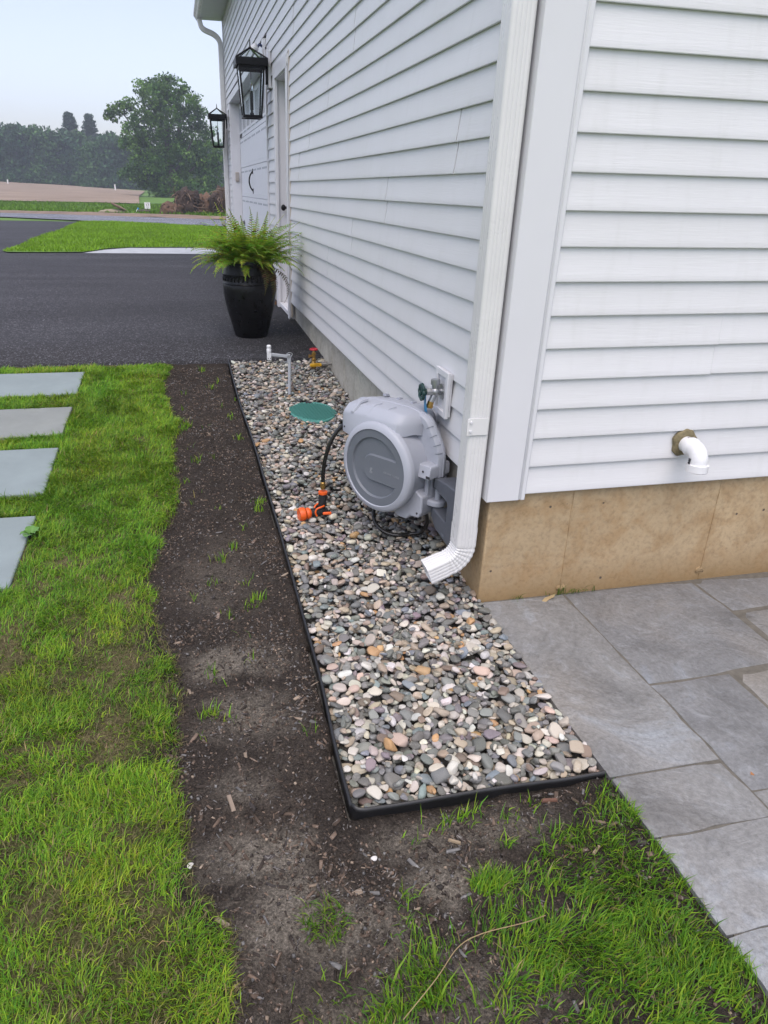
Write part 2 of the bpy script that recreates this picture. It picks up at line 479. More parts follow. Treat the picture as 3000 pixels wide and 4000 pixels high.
sheet('driveway', [(-14, 3.17), (-6, 3.16), (-2.2, 3.18), (-1.4, 3.165), (-.7, 3.175), (0.03, 3.17), (0.03, 26.5), (-14, 26.5)], M_asph, 0.012, 0.8, label='black asphalt driveway beside the house', rough=0.012, rs=1.3, edge_drop=0.09)
sheet('road', [(-60, 57.0), (-8.696, 34.2), (-5.3, 33.1), (-1.9, 31.5), (0.636, 30.0), (30, 14), (30, 8.5), (0.356, 24.6), (-3.45, 26.75), (-7.4, 29.6), (-60, 50)], M_road, 0.012, 2.0, label='grey road across the end of the driveway')
sheet('dirt_verge', [(-60, 60.0), (-10.5, 38.0), (-6.5, 37.2), (-1.9, 35.6), (1.1, 34.5), (14, 26), (14, 23.5), (0.636, 30.1), (-1.9, 31.6), (-5.3, 33.2), (-8.7, 34.3), (-60, 57.1)], M_dirt, 0.02, 0.9, rough=0.10, rs=1.1, label='strip of bare brown dirt along the far side of the road')
sheet('field', [(-150, 55), (-20, 53), (-3.4, 52.5), (-4.6, 80), (-5.6, 128), (-20, 143), (-150, 146)], M_field, 0.10, 2.5, rough=0.14, rs=0.5, label='ploughed brown field in front of the trees')
sheet('lawn_patch', [(-4.15, 12.85), (-4.33, 13.3), (-4.3, 14.5), (-4.2, 16.5), (-4.15, 20), (-4.25, 23.3), (-4.2, 25.6), (-3.9, 26.3), (-3.4, 26.4), (-1.75, 25.0), (0.3, 23.2), (3, 21.5), (3, 13.6), (-0.558, 14.43), (-2.043, 14.27), (-2.472, 13.8), (-2.8, 13.0)], M_meadow, 0.03, 0.5, rough=0.03, rs=2, label='bright green lawn between driveway and road')
sheet('walkway', [(-2.801, 12.96), (-2.472, 13.8), (-2.043, 14.27), (-0.558, 14.43), (3, 13.7), (3, 12.7), (-0.669, 12.86)], M_apron, 0.014, 0.6, label='pale concrete walkway beside the lawn')

# ------------------------------------------------------------------ near yard: lawn soil and planting bed
XB = np.array([(-1.119, 3.241), (-1.181, 2.628), (-1.083, 1.963), (-1.113, 1.511), (-1.099, 0.991), (-1.162, 0.63), (-1.208, 0.395), (-1.161, 0.044), (-1.129, -0.143), (-1.088, -0.396), (-1.116, -0.627), (-1.084, -0.865), (-1.066, -0.989), (-1.012, -1.097), (-1.0, -1.3), (-0.9, -3.2)])[::-1]
def bed_edge(y): return np.interp(y, XB[:, 1], XB[:, 0]) + (fnoise(y * 1.0, y * 0 + 3, 9, 2, 3) - 0.5) * 0.10
EDGE = [(-0.70, 3.165), (-0.696, 2.352), (-0.677, 1.66), (-0.669, 1.078), (-0.664, 0.709), (-0.662, 0.205), (-0.665, -0.293), (-0.680, -0.604), (-0.684, -0.80), (-0.680, -0.836), (-0.662, -0.852), (-0.60, -0.854), (-0.3, -0.855), (0.010, -0.864)]
EY = np.array([p[1] for p in EDGE[:10]])[::-1]; EX = np.array([p[0] for p in EDGE[:10]])[::-1]
def soil_h(x, y):
    """height of the bare soil / lawn surface near the house"""
    z = gz(x, y) - 0.024 + 0.006 * np.clip((y + 0.95) / 0.35, 0, 1) - 0.0 * np.clip((-0.86 - y) / 0.12, 0, 1) + 0.012 * np.clip((x + 0.14) / 0.12, 0, 1) * (y < -0.86)
    z = z + (fnoise(x, y, 3.0, 1) - 0.5) * 0.022 + (fnoise(x, y, 14, 2) - 0.5) * 0.014 + (fnoise(x, y, 32, 6, 2) - 0.5) * 0.009
    inlawn = np.clip((bed_edge(y) - x) / 0.05, 0, 1)
    z = z + inlawn * 0.012
    return z
STX = [(2.526, 2.985), (1.843, 2.29), (1.13, 1.675), (0.365, 0.935)]     # stepping stones, y ranges
def in_stone(x, y, m=0.0):
    r = np.zeros(np.shape(x), bool)
    for a, b in STX:
        r |= (x < -1.70 + m) & (x > -2.62 - m) & (y > a - m) & (y < b + m)
    return r
gx = np.arange(-4.2, 0.03, 0.016); gy = np.arange(-3.0, 3.19, 0.016)
X_, Y_ = np.meshgrid(gx, gy); ny, nx = X_.shape
Zs = soil_h(X_, Y_)
inside_bed = (X_ > np.interp(Y_, EY, EX) - 0.0) & (Y_ > -0.85)
Zs = np.where(inside_bed, gz(X_, Y_) - 0.085, Zs)
Zs = np.where(in_stone(X_, Y_, -0.02), gz(X_, Y_) - 0.08, Zs)
lawn = X_ < bed_edge(Y_)
# pale dusty places in the bed and bare places in the lawn are real patches of dry soil
dust = np.zeros_like(X_)
for (cx, cy, rx, ry, k) in [(-0.93, -0.17, 0.17, 0.10, 1.0), (-0.90, -0.43, 0.13, 0.13, 0.75), (-0.93, -0.90, 0.14, 0.075, 1.0), (-0.86, -1.06, 0.16, 0.10, 0.9), (-0.52, -1.07, 0.16, 0.06, 1.0), (-0.80, -1.12, 0.2, 0.1, 0.8), (-0.95, -0.70, 0.1, 0.06, 0.5), (-0.45, -0.95, 0.25, 0.06, 0.6), (-0.92, 0.35, 0.16, 0.25, 0.35), (-0.6, -1.3, 0.4, 0.1, 0.5)]:
    dust = np.maximum(dust, k * np.clip(1.5 - 1.2 * np.sqrt(((X_ - cx) / rx) ** 2 + ((Y_ - cy) / ry) ** 2) + (fnoise(X_, Y_, 16, 8) - 0.5) * 1.6, 0, 1))
bare = np.clip((fnoise(X_, Y_, 8, 11, 4) - 0.56) * 6, 0, 1) * .7
attrc = np.where(lawn, bare, dust)
darkc = np.where(lawn, np.clip(1.15 - (bed_edge(Y_) - X_) / 0.09 + (fnoise(X_, Y_, 20, 33, 3) - .5) * 1.6, 0, 1), 0)
v_ = np.stack([X_.ravel(), Y_.ravel(), Zs.ravel()], 1)
ii = (np.arange(ny - 1)[:, None] * nx + np.arange(nx - 1)[None])
fq = np.stack([ii, ii + 1, ii + nx + 1, ii + nx], -1)
lm = lawn[:-1, :-1]
def sub_mesh(name, faces, m, label):
    u, inv = np.unique(faces.ravel(), return_inverse=True)
    c = np.stack([attrc.ravel()[u], darkc.ravel()[u], 0 * u], 1)
    return tag(link(name, np_mesh(name, v_[u], inv.reshape(-1, 4), m, c, True)), label, None, None, 'structure')
sub_mesh('lawn', fq[lm], M_lawnsoil, 'lawn soil under the patchy grass')
sub_mesh('soil_bed', fq[~lm], M_soil, 'dark bare soil bed beside the river stones')

# ------------------------------------------------------------------ patio of stamped slabs
patio = tag(MB().box((0.03, -3.4, -0.40), (3.95, 0.02, -0.0745)).build('patio', M_joint), 'grey stamped stone patio along the end wall', None, None, 'structure')
PJ = 0.0035
slabs = [(0.012, .355, -.883, -.002), (.355, .93, -.555, -.002), (.355, .65, -.997, -.555), (.65, 1.25, -.86, -.555), (0.014, .355, -1.076, -.883), (0.014, .36, -1.322, -1.076), (0.013, .42, -1.72, -1.322),
         (.93, 1.55, -.233, -.002), (.93, 1.55, -.555, -.233), (.355, .80, -1.322, -.997), (.65, 1.25, -.997, -.86), (.80, 1.25, -1.322, -.997), (.42, 1.0, -1.72, -1.322), (1.0, 1.55, -1.72, -1.322), (1.25, 1.9, -1.322, -.555),
         (1.55, 2.2, -.555, -.002), (1.9, 2.6, -1.1, -.555), (2.2, 3.0, -.555, -.002), (0.013, .7, -2.2, -1.72), (.7, 1.5, -2.2, -1.72), (1.55, 2.3, -1.72, -1.322), (1.9, 2.6, -1.322, -1.1), (2.6, 3.4, -1.322, -.555), (3.0, 3.9, -.555, -.002), (1.5, 2.4, -2.2, -1.72), (2.3, 3.4, -1.72, -1.322), (0.013, .5, -2.8, -2.2), (.5, 1.3, -2.8, -2.2), (1.3, 2.3, -2.8, -2.2)]
for k, (x0, x1, y0, y1) in enumerate(slabs):
    j = [random.uniform(-.004, .004) for _ in range(8)]
    e0 = 0.0 if x0 < 0.02 else PJ
    nxs = max(4, int((x1 - x0) / .04)); nys = max(4, int((y1 - y0) / .04))
    bm = MB(); P = []
    for b_ in range(nys + 1):
        for a_ in range(nxs + 1):
            u = a_ / nxs; w = b_ / nys
            xx = x0 + e0 + (x1 - x0 - e0 - PJ) * u; yy = y0 + PJ + (y1 - y0 - 2 * PJ) * w
            wob = (float(vnoise(xx * 3, yy * 3, 5, k)) - .5) * 0.010
            if a_ in (0, nxs): xx += wob * (0.4 if x0 < 0.02 and a_ == 0 else 1)
            if b_ in (0, nys) and y1 < -0.01: yy += wob
            ed = min(u, 1 - u) * (x1 - x0); ed2 = min(w, 1 - w) * (y1 - y0)
            z = -0.066 - 0.004 * xx + (float(fnoise(xx, yy, 4, k)) - .5) * .008 - (0.006 if min(ed, ed2) < .004 else 0)
            P.append((xx, yy, z))
    n1 = nxs + 1
    F = [(b_ * n1 + a_, b_ * n1 + a_ + 1, (b_ + 1) * n1 + a_ + 1, (b_ + 1) * n1 + a_) for b_ in range(nys) for a_ in range(nxs)]
    rim = [a_ for a_ in range(n1)] + [b_ * n1 + nxs for b_ in range(1, nys + 1)] + [nys * n1 + a_ for a_ in range(nxs - 1, -1, -1)] + [b_ * n1 for b_ in range(nys - 1, 0, -1)]
    nb = len(P); P += [(P[i][0], P[i][1], -0.15) for i in rim]
    for q in range(len(rim)):
        r2 = (q + 1) % len(rim)
        F.append((rim[q], nb + q, nb + r2, rim[r2]))
    bm.add(P, F)
    bm.build('paving_slab', M_pat[[0, 1, 2, 0, 1][(k * 3 + 1) % 5] if k not in (0, 1) else (0 if k == 0 else 2)], patio, smooth=35)

# ------------------------------------------------------------------ house
house = tag(empty('house', (0, 0, 0)), 'white vinyl-sided house with garage on a concrete foundation', 'house')
E_ = 0.1016; Z0 = 0.3735
WEND = 11.95
# foundation
MB().box((0.004, 0.004, -0.6), (8, 0.24, 0.37)).build('foundation', M_found, house, bevel=0.006)
fl = MB().box((0.0235, 0.02, -0.6), (0.25, 4.60, 0.375)).build('foundation', M_found2, house, bevel=0.004)
MB().box((0.0235, 5.42, -0.6), (0.25, 6.10, 0.375)).build('foundation', M_found2, house, bevel=0.004)
MB().box((0.0235, 11.10, -0.6), (0.25, WEND, 0.375)).build('foundation', M_found2, house, bevel=0.004)
fnd = [o for o in house.children if o.name.startswith('foundation')]
def form_seam(pts, w, n, par, m):
    """thin uneven ridge left by the form boards"""
    b = MB(); rings = []
    side = Vector((1, 0, 0)) if n[1] else Vector((0, 1, 0))
    for i in range(30):
        p = Vector(pts[0]).lerp(Vector(pts[1]), i / 29)
        ww = w * (0.4 + 1.1 * float(vnoise(i * .7, pts[0][0] * 31 + pts[0][1] * 7, 1, 4)))
        h = 0.0035 * (0.3 + float(vnoise(i * .9, pts[0][0] * 11 + pts[0][1] * 5, 1, 6)))
        nn = Vector(n)
        rings.append([tuple(p - side * ww - nn * .002), tuple(p - side * ww * .3 + nn * h), tuple(p + side * ww * .3 + nn * h), tuple(p + side * ww - nn * .002)])
    b.loft(rings)
    return b.build('form_seam', m, par)
for xx in (0.335, 0.955, 1.57, 2.18, 2.8):
    form_seam([(xx + .006, .004, -.09), (xx - .006, .004, .36)], .0025, (0, -1, 0), fnd[0], M_found)
for yy in (.62, 1.23, 1.62, 2.05, 2.45, 2.86, 3.28, 3.70, 4.12, 4.4):
    form_seam([(.0235, yy, gzf(0, yy) - .02), (.0235, yy, .37)], .004, (-1, 0, 0), fl, M_found2)
# broken form-tie lumps at the foot of the end wall
for xx, zz in ((0.345, -.045), (0.955, -.03)):
    b = MB(); b.ball((xx, .006, zz), .022, 12, 8, (1, .28, .7))
    o = b.build('form_tie_lump', M_found, fnd[0], smooth=40)
    for vv in o.data.vertices:
        vv.co += Vector((random.uniform(-.004, .004), random.uniform(-.003, .003), random.uniform(-.004, .004)))

# wall bodies with the door and garage openings left free
wl = MB()
for y0, y1, z0, z1 in [(0.02, 4.60, .37, 3.9), (5.42, 6.11, .37, 3.9), (11.10, WEND, .37, 3.9), (4.60, 5.42, 2.27, 3.9), (6.11, 11.10, 2.62, 3.9)]:
    wl.box((0.003, y0, z0), (0.12, y1, z1))
wl = wl.build('long_wall', M_wrap, house)
we = MB().box((0.12, 0.003, .37), (8, 0.12, 3.9))
we.add([(0, .003, 3.9), (8, .003, 3.9), (4, .003, 6.4), (0, .12, 3.9), (8, .12, 3.9), (4, .12, 6.4)], [(0, 1, 2), (5, 4, 3), (0, 2, 5, 3), (2, 1, 4, 5), (1, 0, 3, 4)])
we = we.build('end_wall', M_trim, house)
MB().box((0.0, WEND - .02, -.3), (8, WEND, 3.9)).box((7.98, 0, -.3), (8, WEND, 3.9)).box((.7, .3, -.5), (7.9, WEND - .3, -.4)).build('rear_wall', M_trim, house)

PROF = [(-.003, .003), (.0110, 0.0), (.0135, .0005), (.0145, .0022), (.0148, .006), (.0120, .024), (.0088, .050), (.0055, .080), (.0032, E_ + .006), (-.003, E_ + .006)]
def board(wall, a0, a1, k, off=0.0, dz=0.0, droop=0.0):
    """one clapboard course between two joints; wall 'L' runs along y and faces -x, wall 'E' runs along x and faces -y"""
    b = MB(); n = max(2, int((a1 - a0) / .35)); rings = []
    for i in range(n + 1):
        t = a0 + (a1 - a0) * i / n
        w = (float(vnoise(t * .9, k * 3.7, 1, 9)) - .5) * .0016
        rings.append([((-(o + off) - w, t, Z0 + k * E_ + h + dz) if wall == 'L' else (t, -(o + off) - w, Z0 + k * E_ + h + dz)) for o, h in PROF])
    if wall == 'E': rings = [r[::-1] for r in rings]
    b.loft([r[::-1] for r in rings])
    return b.build('siding_board', MS, wl if wall == 'L' else we, smooth=25)
SEAM = {0: [.552, 4.0], 1: [3.56], 2: [2.885], 3: [2.185], 4: [1.474], 5: [.577, 4.08], 6: [3.626], 7: [2.92], 8: [2.23], 9: [1.52], 10: [.8, 4.31], 11: [3.6], 12: [2.9], 13: [2.2], 14: [1.5], 15: [.9, 4.4], 16: [3.5], 17: [2.8]}
NC = 35
SEAM[0] = [.552, 4.0]
for k in range(NC):
    z = Z0 + k * E_
    spans = []
    if z < 2.27: spans += [(.128, 4.556)]
    else: spans += [(.128, 6.06 if z < 2.68 else WEND - .13)]
    if z < 2.27: spans += [(5.492, 6.062)]
    if z < 2.68: spans += [(11.155, WEND - .13)]
    cuts = sorted(SEAM[min(k // 2, 17)] + [s + 3.53 for s in SEAM[min(k // 2, 17)]] + [s + 7.06 for s in SEAM[min(k // 2, 17)]])
    for a, c in spans:
        cc = [a] + [s for s in cuts if a + .1 < s < c - .1] + [c]
        for q in range(len(cc) - 1):
            board('L', cc[q] + (0 if q == 0 else .0), cc[q + 1] - (0.0055 if q < len(cc) - 2 else 0), k, 0.0010 * q, random.uniform(-.0006, .0006))
ESEAM = {0: [2.3], 1: [1.55], 2: [.76], 3: [2.9], 4: [2.0], 5: [1.2]}
for k in range(NC + 1):
    cc = [.118] + [s for s in ESEAM[(k // 2) % 6]] + [4.4, 7.9]
    if k // 2 == 2: cc = [.118, .760 + .003 * (k % 2), 4.2, 7.9]
    for q in range(len(cc) - 1):
        board('E', cc[q], cc[q + 1] - .0012, k, 0.0012 * (len(cc) - q), -.0018 if q == 0 and k // 2 == 2 else random.uniform(-.0006, .0006))

# corner boards
def corner(y, sgn, name='corner_board', z0=.353):
    W = .142
    poly = [(-.022, y - .022 * sgn), (.098, y - .022 * sgn), (.1005, y - .0185 * sgn), (.105, y - .0185 * sgn), (.107, y - .0225 * sgn), (.122, y - .0225 * sgn), (.124, y - .004 * sgn), (.002, y - .004 * sgn), (.002, y + (.124) * sgn), (-.022, y + .124 * sgn)]
    if sgn < 0: poly = poly[::-1]
    b = MB().prism(poly, z0, 3.9)
    return b.build(name, M_trim, house, bevel=.004)
corner(0, 1); corner(WEND, -1)

# entry door in the long wall
door = MB().box((.095, 4.62, .262), (.135, 5.41, 2.265)).build('door', M_door, house, bevel=.003)
for (ya, yb, za, zb) in [(4.72, 4.98, .45, 1.0), (5.05, 5.31, .45, 1.0), (4.72, 4.98, 1.15, 2.1), (5.05, 5.31, 1.15, 2.1)]:
    MB().box((.088, ya, za), (.096, yb, zb)).build('door_panel', M_door, door, bevel=.004)
b = MB(); b.cyl((.095, 5.335, 1.165), (.080, 5.335, 1.165), .032, 20); b.cyl((.08, 5.335, 1.165), (.05, 5.335, 1.165), .012, 12); b.ball((.035, 5.335, 1.165), .029, 16, 10, (.8, 1, 1))
b.build('door_knob', M_dark, door, smooth=40)
MB().box((-.012, 4.60, .222), (.12, 5.42, .262)).build('door_sill', M_trim, house, bevel=.003)
MB().box((-.026, 4.585, .215), (.10, 4.622, 2.265)).box((-.030, 4.585, .213), (-.0, 4.672, 2.268)).build('door_casing', M_trim, house, bevel=.003)
MB().box((-.012, 5.392, .262), (.118, 5.425, 2.262)).box((-.030, 5.37, .213), (-.0, 5.468, 2.268)).build('door_casing', M_trim, house, bevel=.003)
MB().box((-.012, 4.62, 2.235), (.118, 5.395, 2.275)).box((-.031, 4.585, 2.242), (-.0, 5.47, 2.335)).build('door_head', M_trim, house, bevel=.003)
MB().box((-.0155, 4.5575, .245), (.002, 4.5715, 2.345)).build('channel_shade', M_chan_shade, house)  # strip carries the shade inside the trim channel in its colour
for yy in (4.572, 5.470): 
    MB().box((-.020, yy, .235), (-.006, yy + .013, 2.36)).build('trim_channel', M_trim, house, bevel=.0015)
MB().box((-.024, 4.572, 2.336), (-.006, 5.483, 2.349)).build('trim_channel', M_trim, house, bevel=.0015)

# garage opening
MB().box((-.024, 6.075, .12), (.13, 6.14, 2.60)).build('garage_casing', M_trim, house, bevel=.003)
MB().box((-.024, 11.06, .12), (.13, 11.14, 2.60)).build('garage_casing', M_trim, house, bevel=.003)
MB().box((-.026, 6.075, 2.575), (.13, 11.14, 2.67)).build('garage_head', M_trim, house, bevel=.003)
gd = MB().box((.150, 6.10, .12), (.17, 11.10, 2.60)).build('garage_door', M_gdoor, house)
lv = [.13, .60, 1.03, 1.205, 1.635, 2.065, 2.57]
lv = [.13, .77, 1.205, 1.635, 2.065, 2.57]
for q in range(5):
    z0, z1 = lv[q], lv[q + 1]
    p = MB().box((.132, 6.13, z0 + .003), (.152, 11.07, z1 - .003)).build('door_section', M_gdoor, gd, bevel=.003)
    for g in range(8):
        y0 = 6.16 + g * .615; y1 = y0 + .555
        if q == 4 and g % 1 == 0:
            fr = MB()
            fr.box((.122, y0 + .03, z0 + .06), (.134, y1 - .03, z0 + .09)).box((.122, y0 + .03, z1 - .09), (.134, y1 - .03, z1 - .06)).box((.122, y0 + .03, z0 + .09), (.134, y0 + .06, z1 - .09)).box((.122, y1 - .06, z0 + .09), (.134, y1 - .03, z1 - .09))
            for mm in (1, 2, 3):
                yy = y0 + .06 + (y1 - y0 - .12) * mm / 4
                fr.box((.124, yy - .008, z0 + .09), (.133, yy + .008, z1 - .09))
            fr.build('window_frame', M_gdoor, p)
            MB().box((.1295, y0 + .06, z0 + .09), (.1312, y1 - .06, z1 - .09)).build('pane', mat('garage_glass', (.05, .06, .07), .1, var=.05) if 'garage_glass' not in bpy.data.materials else bpy.data.materials['garage_glass'], p)
            continue
        s = MB()
        for mm in range(4):
            yy = y0 + .07 + mm * .13
            s.box((.1305, yy, z1 - .075), (.1325, yy + .075, z1 - .052))
        s.build('groove_row', M_slot if False else mat('groove_shade', (.30, .32, .36), .6) if 'groove_shade' not in bpy.data.materials else bpy.data.materials['groove_shade'], p)  # shade of the stamped grooves is put into this grey
        s = MB()
        for mm in range(4):
            yy = y0 + .07 + mm * .13
            s.box((.1300, yy, z0 + .052), (.1322, yy + .075, z0 + .062))
        for mm in range(6):
            yy = y0 + .03 + mm * .098
            s.box((.1312, yy, z0 + .07), (.1322, yy + .006, z1 - .08))
        s.build('groove_row', M_gdoor, p)
# pull handles and strap hinges
for yy in (9.14,):
    b = MB(); b.tube(spline([(.128, yy, 1.555), (.09, yy, 1.50), (.075, yy, 1.425), (.09, yy, 1.35), (.128, yy, 1.295)], 20), .010, 8)
    b.box((.124, yy - .02, 1.52), (.133, yy + .02, 1.59)).box((.124, yy - .02, 1.26), (.133, yy + .02, 1.33))
    b.build('pull_handle', M_dark, gd, smooth=40)
for yy, s in ((6.22, 1), (11.0, -1)):
    for zz in (2.10, .80):
        b = MB().prism([(0, -.022), (.24, -.022), (.27, -.045), (.34, 0), (.27, .045), (.24, .022), (0, .022)], 0, .006,
                       Matrix(((0, 0, -1, .131), (s, 0, 0, yy), (0, 1, 0, zz), (0, 0, 0, 1))))
        b.build('strap_hinge', M_dark, gd)

# eaves, gutter, roof
MB().box((-.372, -.3, 3.85), (.0, WEND + .10, 3.868)).build('soffit', M_soffit, house)
MB().box((-.385, -.3, 3.845), (-.372, WEND + .10, 4.02)).build('fascia', M_trim, house)
gp = [(-.387, 3.835), (-.43, 3.835), (-.445, 3.86), (-.475, 3.90), (-.475, 3.955), (-.462, 3.955), (-.462, 3.905), (-.432, 3.868), (-.420, 3.85), (-.387, 3.85)]
b = MB(); b.loft([[(x, yy, z) for x, z in gp] for yy in (-.3, WEND + .11)]); b.build('gutter', M_alu, house)
rf = MB().add([(-.42, -.35, 3.93), (-.42, WEND + .15, 3.93), (4, WEND + .15, 6.6), (4, -.35, 6.6), (8.4, -.35, 3.93), (8.4, WEND + .15, 3.93)], [(0, 1, 2, 3), (3, 2, 5, 4)])
rf.build('roof', M_shing, house)

# ------------------------------------------------------------------ downspouts
def rect_ring(w, d, r=.011, rib=0.0010):
    """ribbed rectangular downspout section, centred"""
    pts = []
    hw, hd = w / 2, d / 2
    def side(p0, p1, nrm):
        L = [0, .07, .11, .15, .19, .32, .36, .40, .60, .64, .68, .81, .85, .89, .93, 1]
        out = []
        for i, t in enumerate(L):
            dep = rib if i in (2, 3, 6, 9, 12, 13) else 0
            out.append((p0[0] + (p1[0] - p0[0]) * t - nrm[0] * dep, p0[1] + (p1[1] - p0[1]) * t - nrm[1] * dep))
        return out
    cs = [(-hw + r, -hd, hw - r, -hd, 0, -1), (hw, -hd + r, hw, hd - r, 1, 0), (hw - r, hd, -hw + r, hd, 0, 1), (-hw, hd - r, -hw, -hd + r, -1, 0)]
    for k, (a, b, c, d_, n0, n1) in enumerate(cs):
        pts += side((a, b), (c, d_), (n0, n1))
        nx_ = cs[(k + 1) % 4]
        cx, cy = [(hw - r, -hd + r), (hw - r, hd - r), (-hw + r, hd - r), (-hw + r, -hd + r)][k]
        for q in (1, 2):
            a0 = -PI / 2 + k * PI / 2 + q * PI / 6
            pts.append((cx + r * math.cos(a0), cy + r * math.sin(a0)))
    return pts
def sweep_spout(name, path, w, d, m, parent, scales=None, bend='x'):
    """path in world; section's width lies in the bending plane, depth along the other horizontal axis"""
    sec = rect_ring(w, d); rings = []
    P = [Vector(p) for p in path]
    for i, p in enumerate(P):
        t = (P[min(i + 1, len(P) - 1)] - P[max(i - 1, 0)]).normalized()
        dv = Vector((0, 1, 0)) if bend == 'x' else Vector((1, 0, 0))
        wv = dv.cross(t).normalized()
        s = 1 if scales is None else scales[i]
        rings.append([tuple(p + wv * (u * s) + dv * (q * s)) for u, q in sec])
    b = MB(); b.loft(rings, caps=False)
    # inner skin so that the open end shows thickness
    rings2 = [[tuple(p + (Vector(r) - p) * .965) for r in ring] for p, ring in zip(P, rings)]
    b.loft([rings[-1], rings2[-1]] + rings2[-2:-6:-1], caps=False)
    return b.build(name, m, parent, smooth=38)
ds = tag(empty('downspout', (-.068, .037, 0)), 'white ribbed downspout at the near corner with its elbow over the river stones', 'downspout', 'downspouts')
def rel(o, pts): return [tuple(Vector(p) - o.location) for p in pts]
sweep_spout('pipe', rel(ds, [(-.068, .037, 3.86), (-.068, .037, 2.0), (-.068, .037, 1.0), (-.068, .037, .232)]), .073, .077, M_alu, ds)
el = [(-.068, .037, .246), (-.068, .037, .225), (-.068, .037, .182)]
sc = [1.045, 1.045, 1.04]
cx, cz, rr = -.068 - .085, .172, .085
n = 26
for i in range(n + 1):
    a = R(68) * i / n
    el.append((cx + rr * math.cos(a), .037, cz - rr * math.sin(a)))
    sc.append(1.045 - (.055 if i % 4 == 2 else .02 if i % 4 in (1, 3) else 0))
dirx, dirz = -math.sin(R(68)), -math.cos(R(68))
for t in (.02, .045, .07, .085):
    p = el[3 + n]
    el.append((p[0] + dirx * t, .037, p[2] + dirz * t)); sc.append(1.05)
sweep_spout('elbow', rel(ds, el), .073, .077, M_alu, ds, sc)
stp = MB().box((-.046, -.0065, .597), (.046 - .0175, -.0045, .656)).build('strap', M_alu, ds, bevel=.0009, loc=(-.011 + .068 - .068, -.037, 0))
stp.location = (-.001, -.037 - .0008, 0)
# the strap wraps the face of the pipe and ends on the corner board edge
for zz in (.612, .643):
    s_ = MB(); s_.cyl((0, 0, 0), (0, -.004, 0), .0048, 12); s_.box((-.004, -.0046, -.0006), (.004, -.0038, .0006))
    s_.build('screw', M_trim, stp, smooth=40, loc=(-.034, -.0065, zz))
ds2 = tag(empty('downspout', (-.06, 11.88, 0)), 'white downspout running from the gutter down the far corner of the house', 'downspout', 'downspouts')
pth = spline([(-.385, 11.9, 3.86), (-.385, 11.9, 3.80), (-.335, 11.9, 3.70), (-.16, 11.9, 3.63), (-.075, 11.9, 3.54), (-.064, 11.9, 3.40)], 30) + [Vector((-.064, 11.9, 1.5)), Vector((-.064, 11.9, .2))]
sweep_spout('pipe', rel(ds2, pth), .075, .09, M_alu, ds2)

# ------------------------------------------------------------------ drain elbow on the end wall
M_pvc = mat('white_pvc', (0.80, 0.80, 0.81), 0.3, var=0.02, coat=0.15)
M_foam = mat('sealing_foam', (0.20, 0.165, 0.09), 0.9, var=0.25, scale=60, bmp=0.8, bscale=90, bdist=0.006)
pv = tag(empty('drain_elbow', (.722, -.013, .53)), 'white plastic drain elbow coming out of the end wall siding', 'pipe')
b = MB()
rings = []
for k in range(6):
    rr = [.020, .040, .046, .047, .045, .042][k]; dy = [-.015, -.0145, -.011, -.006, .0, .008][k]
    rings.append([(rr * (1 + .09 * math.sin(3 * a + 1) + .05 * math.sin(7 * a + k * .2)) * math.cos(a) - .004, dy, rr * (1.05 + .08 * math.sin(2 * a) + .04 * math.sin(9 * a)) * math.sin(a) + .004) for a in [2 * PI * i / 40 for i in range(40)]])
b.loft(rings); b.build('foam_collar', M_foam, pv, smooth=50)
b = MB(); b.cyl((0, .0, 0), (0, -.052, 0), .0285, 28); b.build('stub_pipe', M_pvc, pv, smooth=40)
pts = [(0, -.040, 0), (0, -.050, 0)]; rs = [.0335, .0335]
for i in range(13):
    a = R(86) * i / 12
    pts.append((0, -.054 - .042 * math.sin(a), -.042 + .042 * math.cos(a))); rs.append(.0305 if i else .0333)
pts += [(0, -.0965, -.046), (0, -.0968, -.047), (0, -.098, -.072)]; rs += [.0305, .0365, .0365]
b = MB(); b.tube(pts, rs, 28, caps=False)
b.tube([pts[-1], (0, -.0968, -.048)], [.031, .031], 28, caps=True); b.loft([[tuple(Vector(pts[-1]) + Vector((r_ * math.cos(a), r_ * math.sin(a), 0))) for a in [2 * PI * i / 28 for i in range(28)]] for r_ in (.0365, .031)], caps=False)
b.build('elbow', M_pvc, pv, smooth=38)
def text_mesh(name, body, size, m, parent, mat_world, ext=0.0004, align='CENTER'):
    cu = bpy.data.curves.new(name, 'FONT'); cu.body = body; cu.size = size; cu.extrude = ext; cu.align_x = align; cu.align_y = 'CENTER'; cu.resolution_u = 3
    t = bpy.data.objects.new(name, cu); COL.objects.link(t)
    bpy.context.view_layer.update()
    me = bpy.data.meshes.new_from_object(t.evaluated_get(bpy.context.evaluated_depsgraph_get()))
    bpy.data.objects.remove(t)
    me.materials.clear(); me.materials.append(m)
    o = link(name, me, parent); o.matrix_local = mat_world
    return o
M_ink = mat('black_ink', (.03, .03, .035), .6)
text_mesh('print', '11 12', .011, M_ink, pv, Matrix.Translation((.004, -.030, .0292)) @ Matrix.Rotation(R(180), 4, 'Z') @ Matrix.Rotation(R(-12), 4, 'X'))
b = MB()
for k in range(9):
    yy = -.082 - .0 * k; zz = -.028 - k * .0026
    b.box((-.0335, -.088 - .006, zz), (-.0295, -.088 + .004 - (.003 if k % 3 == 1 else 0), zz + (.0011 if k % 2 else .0016)))
b.build('print', M_ink, pv)

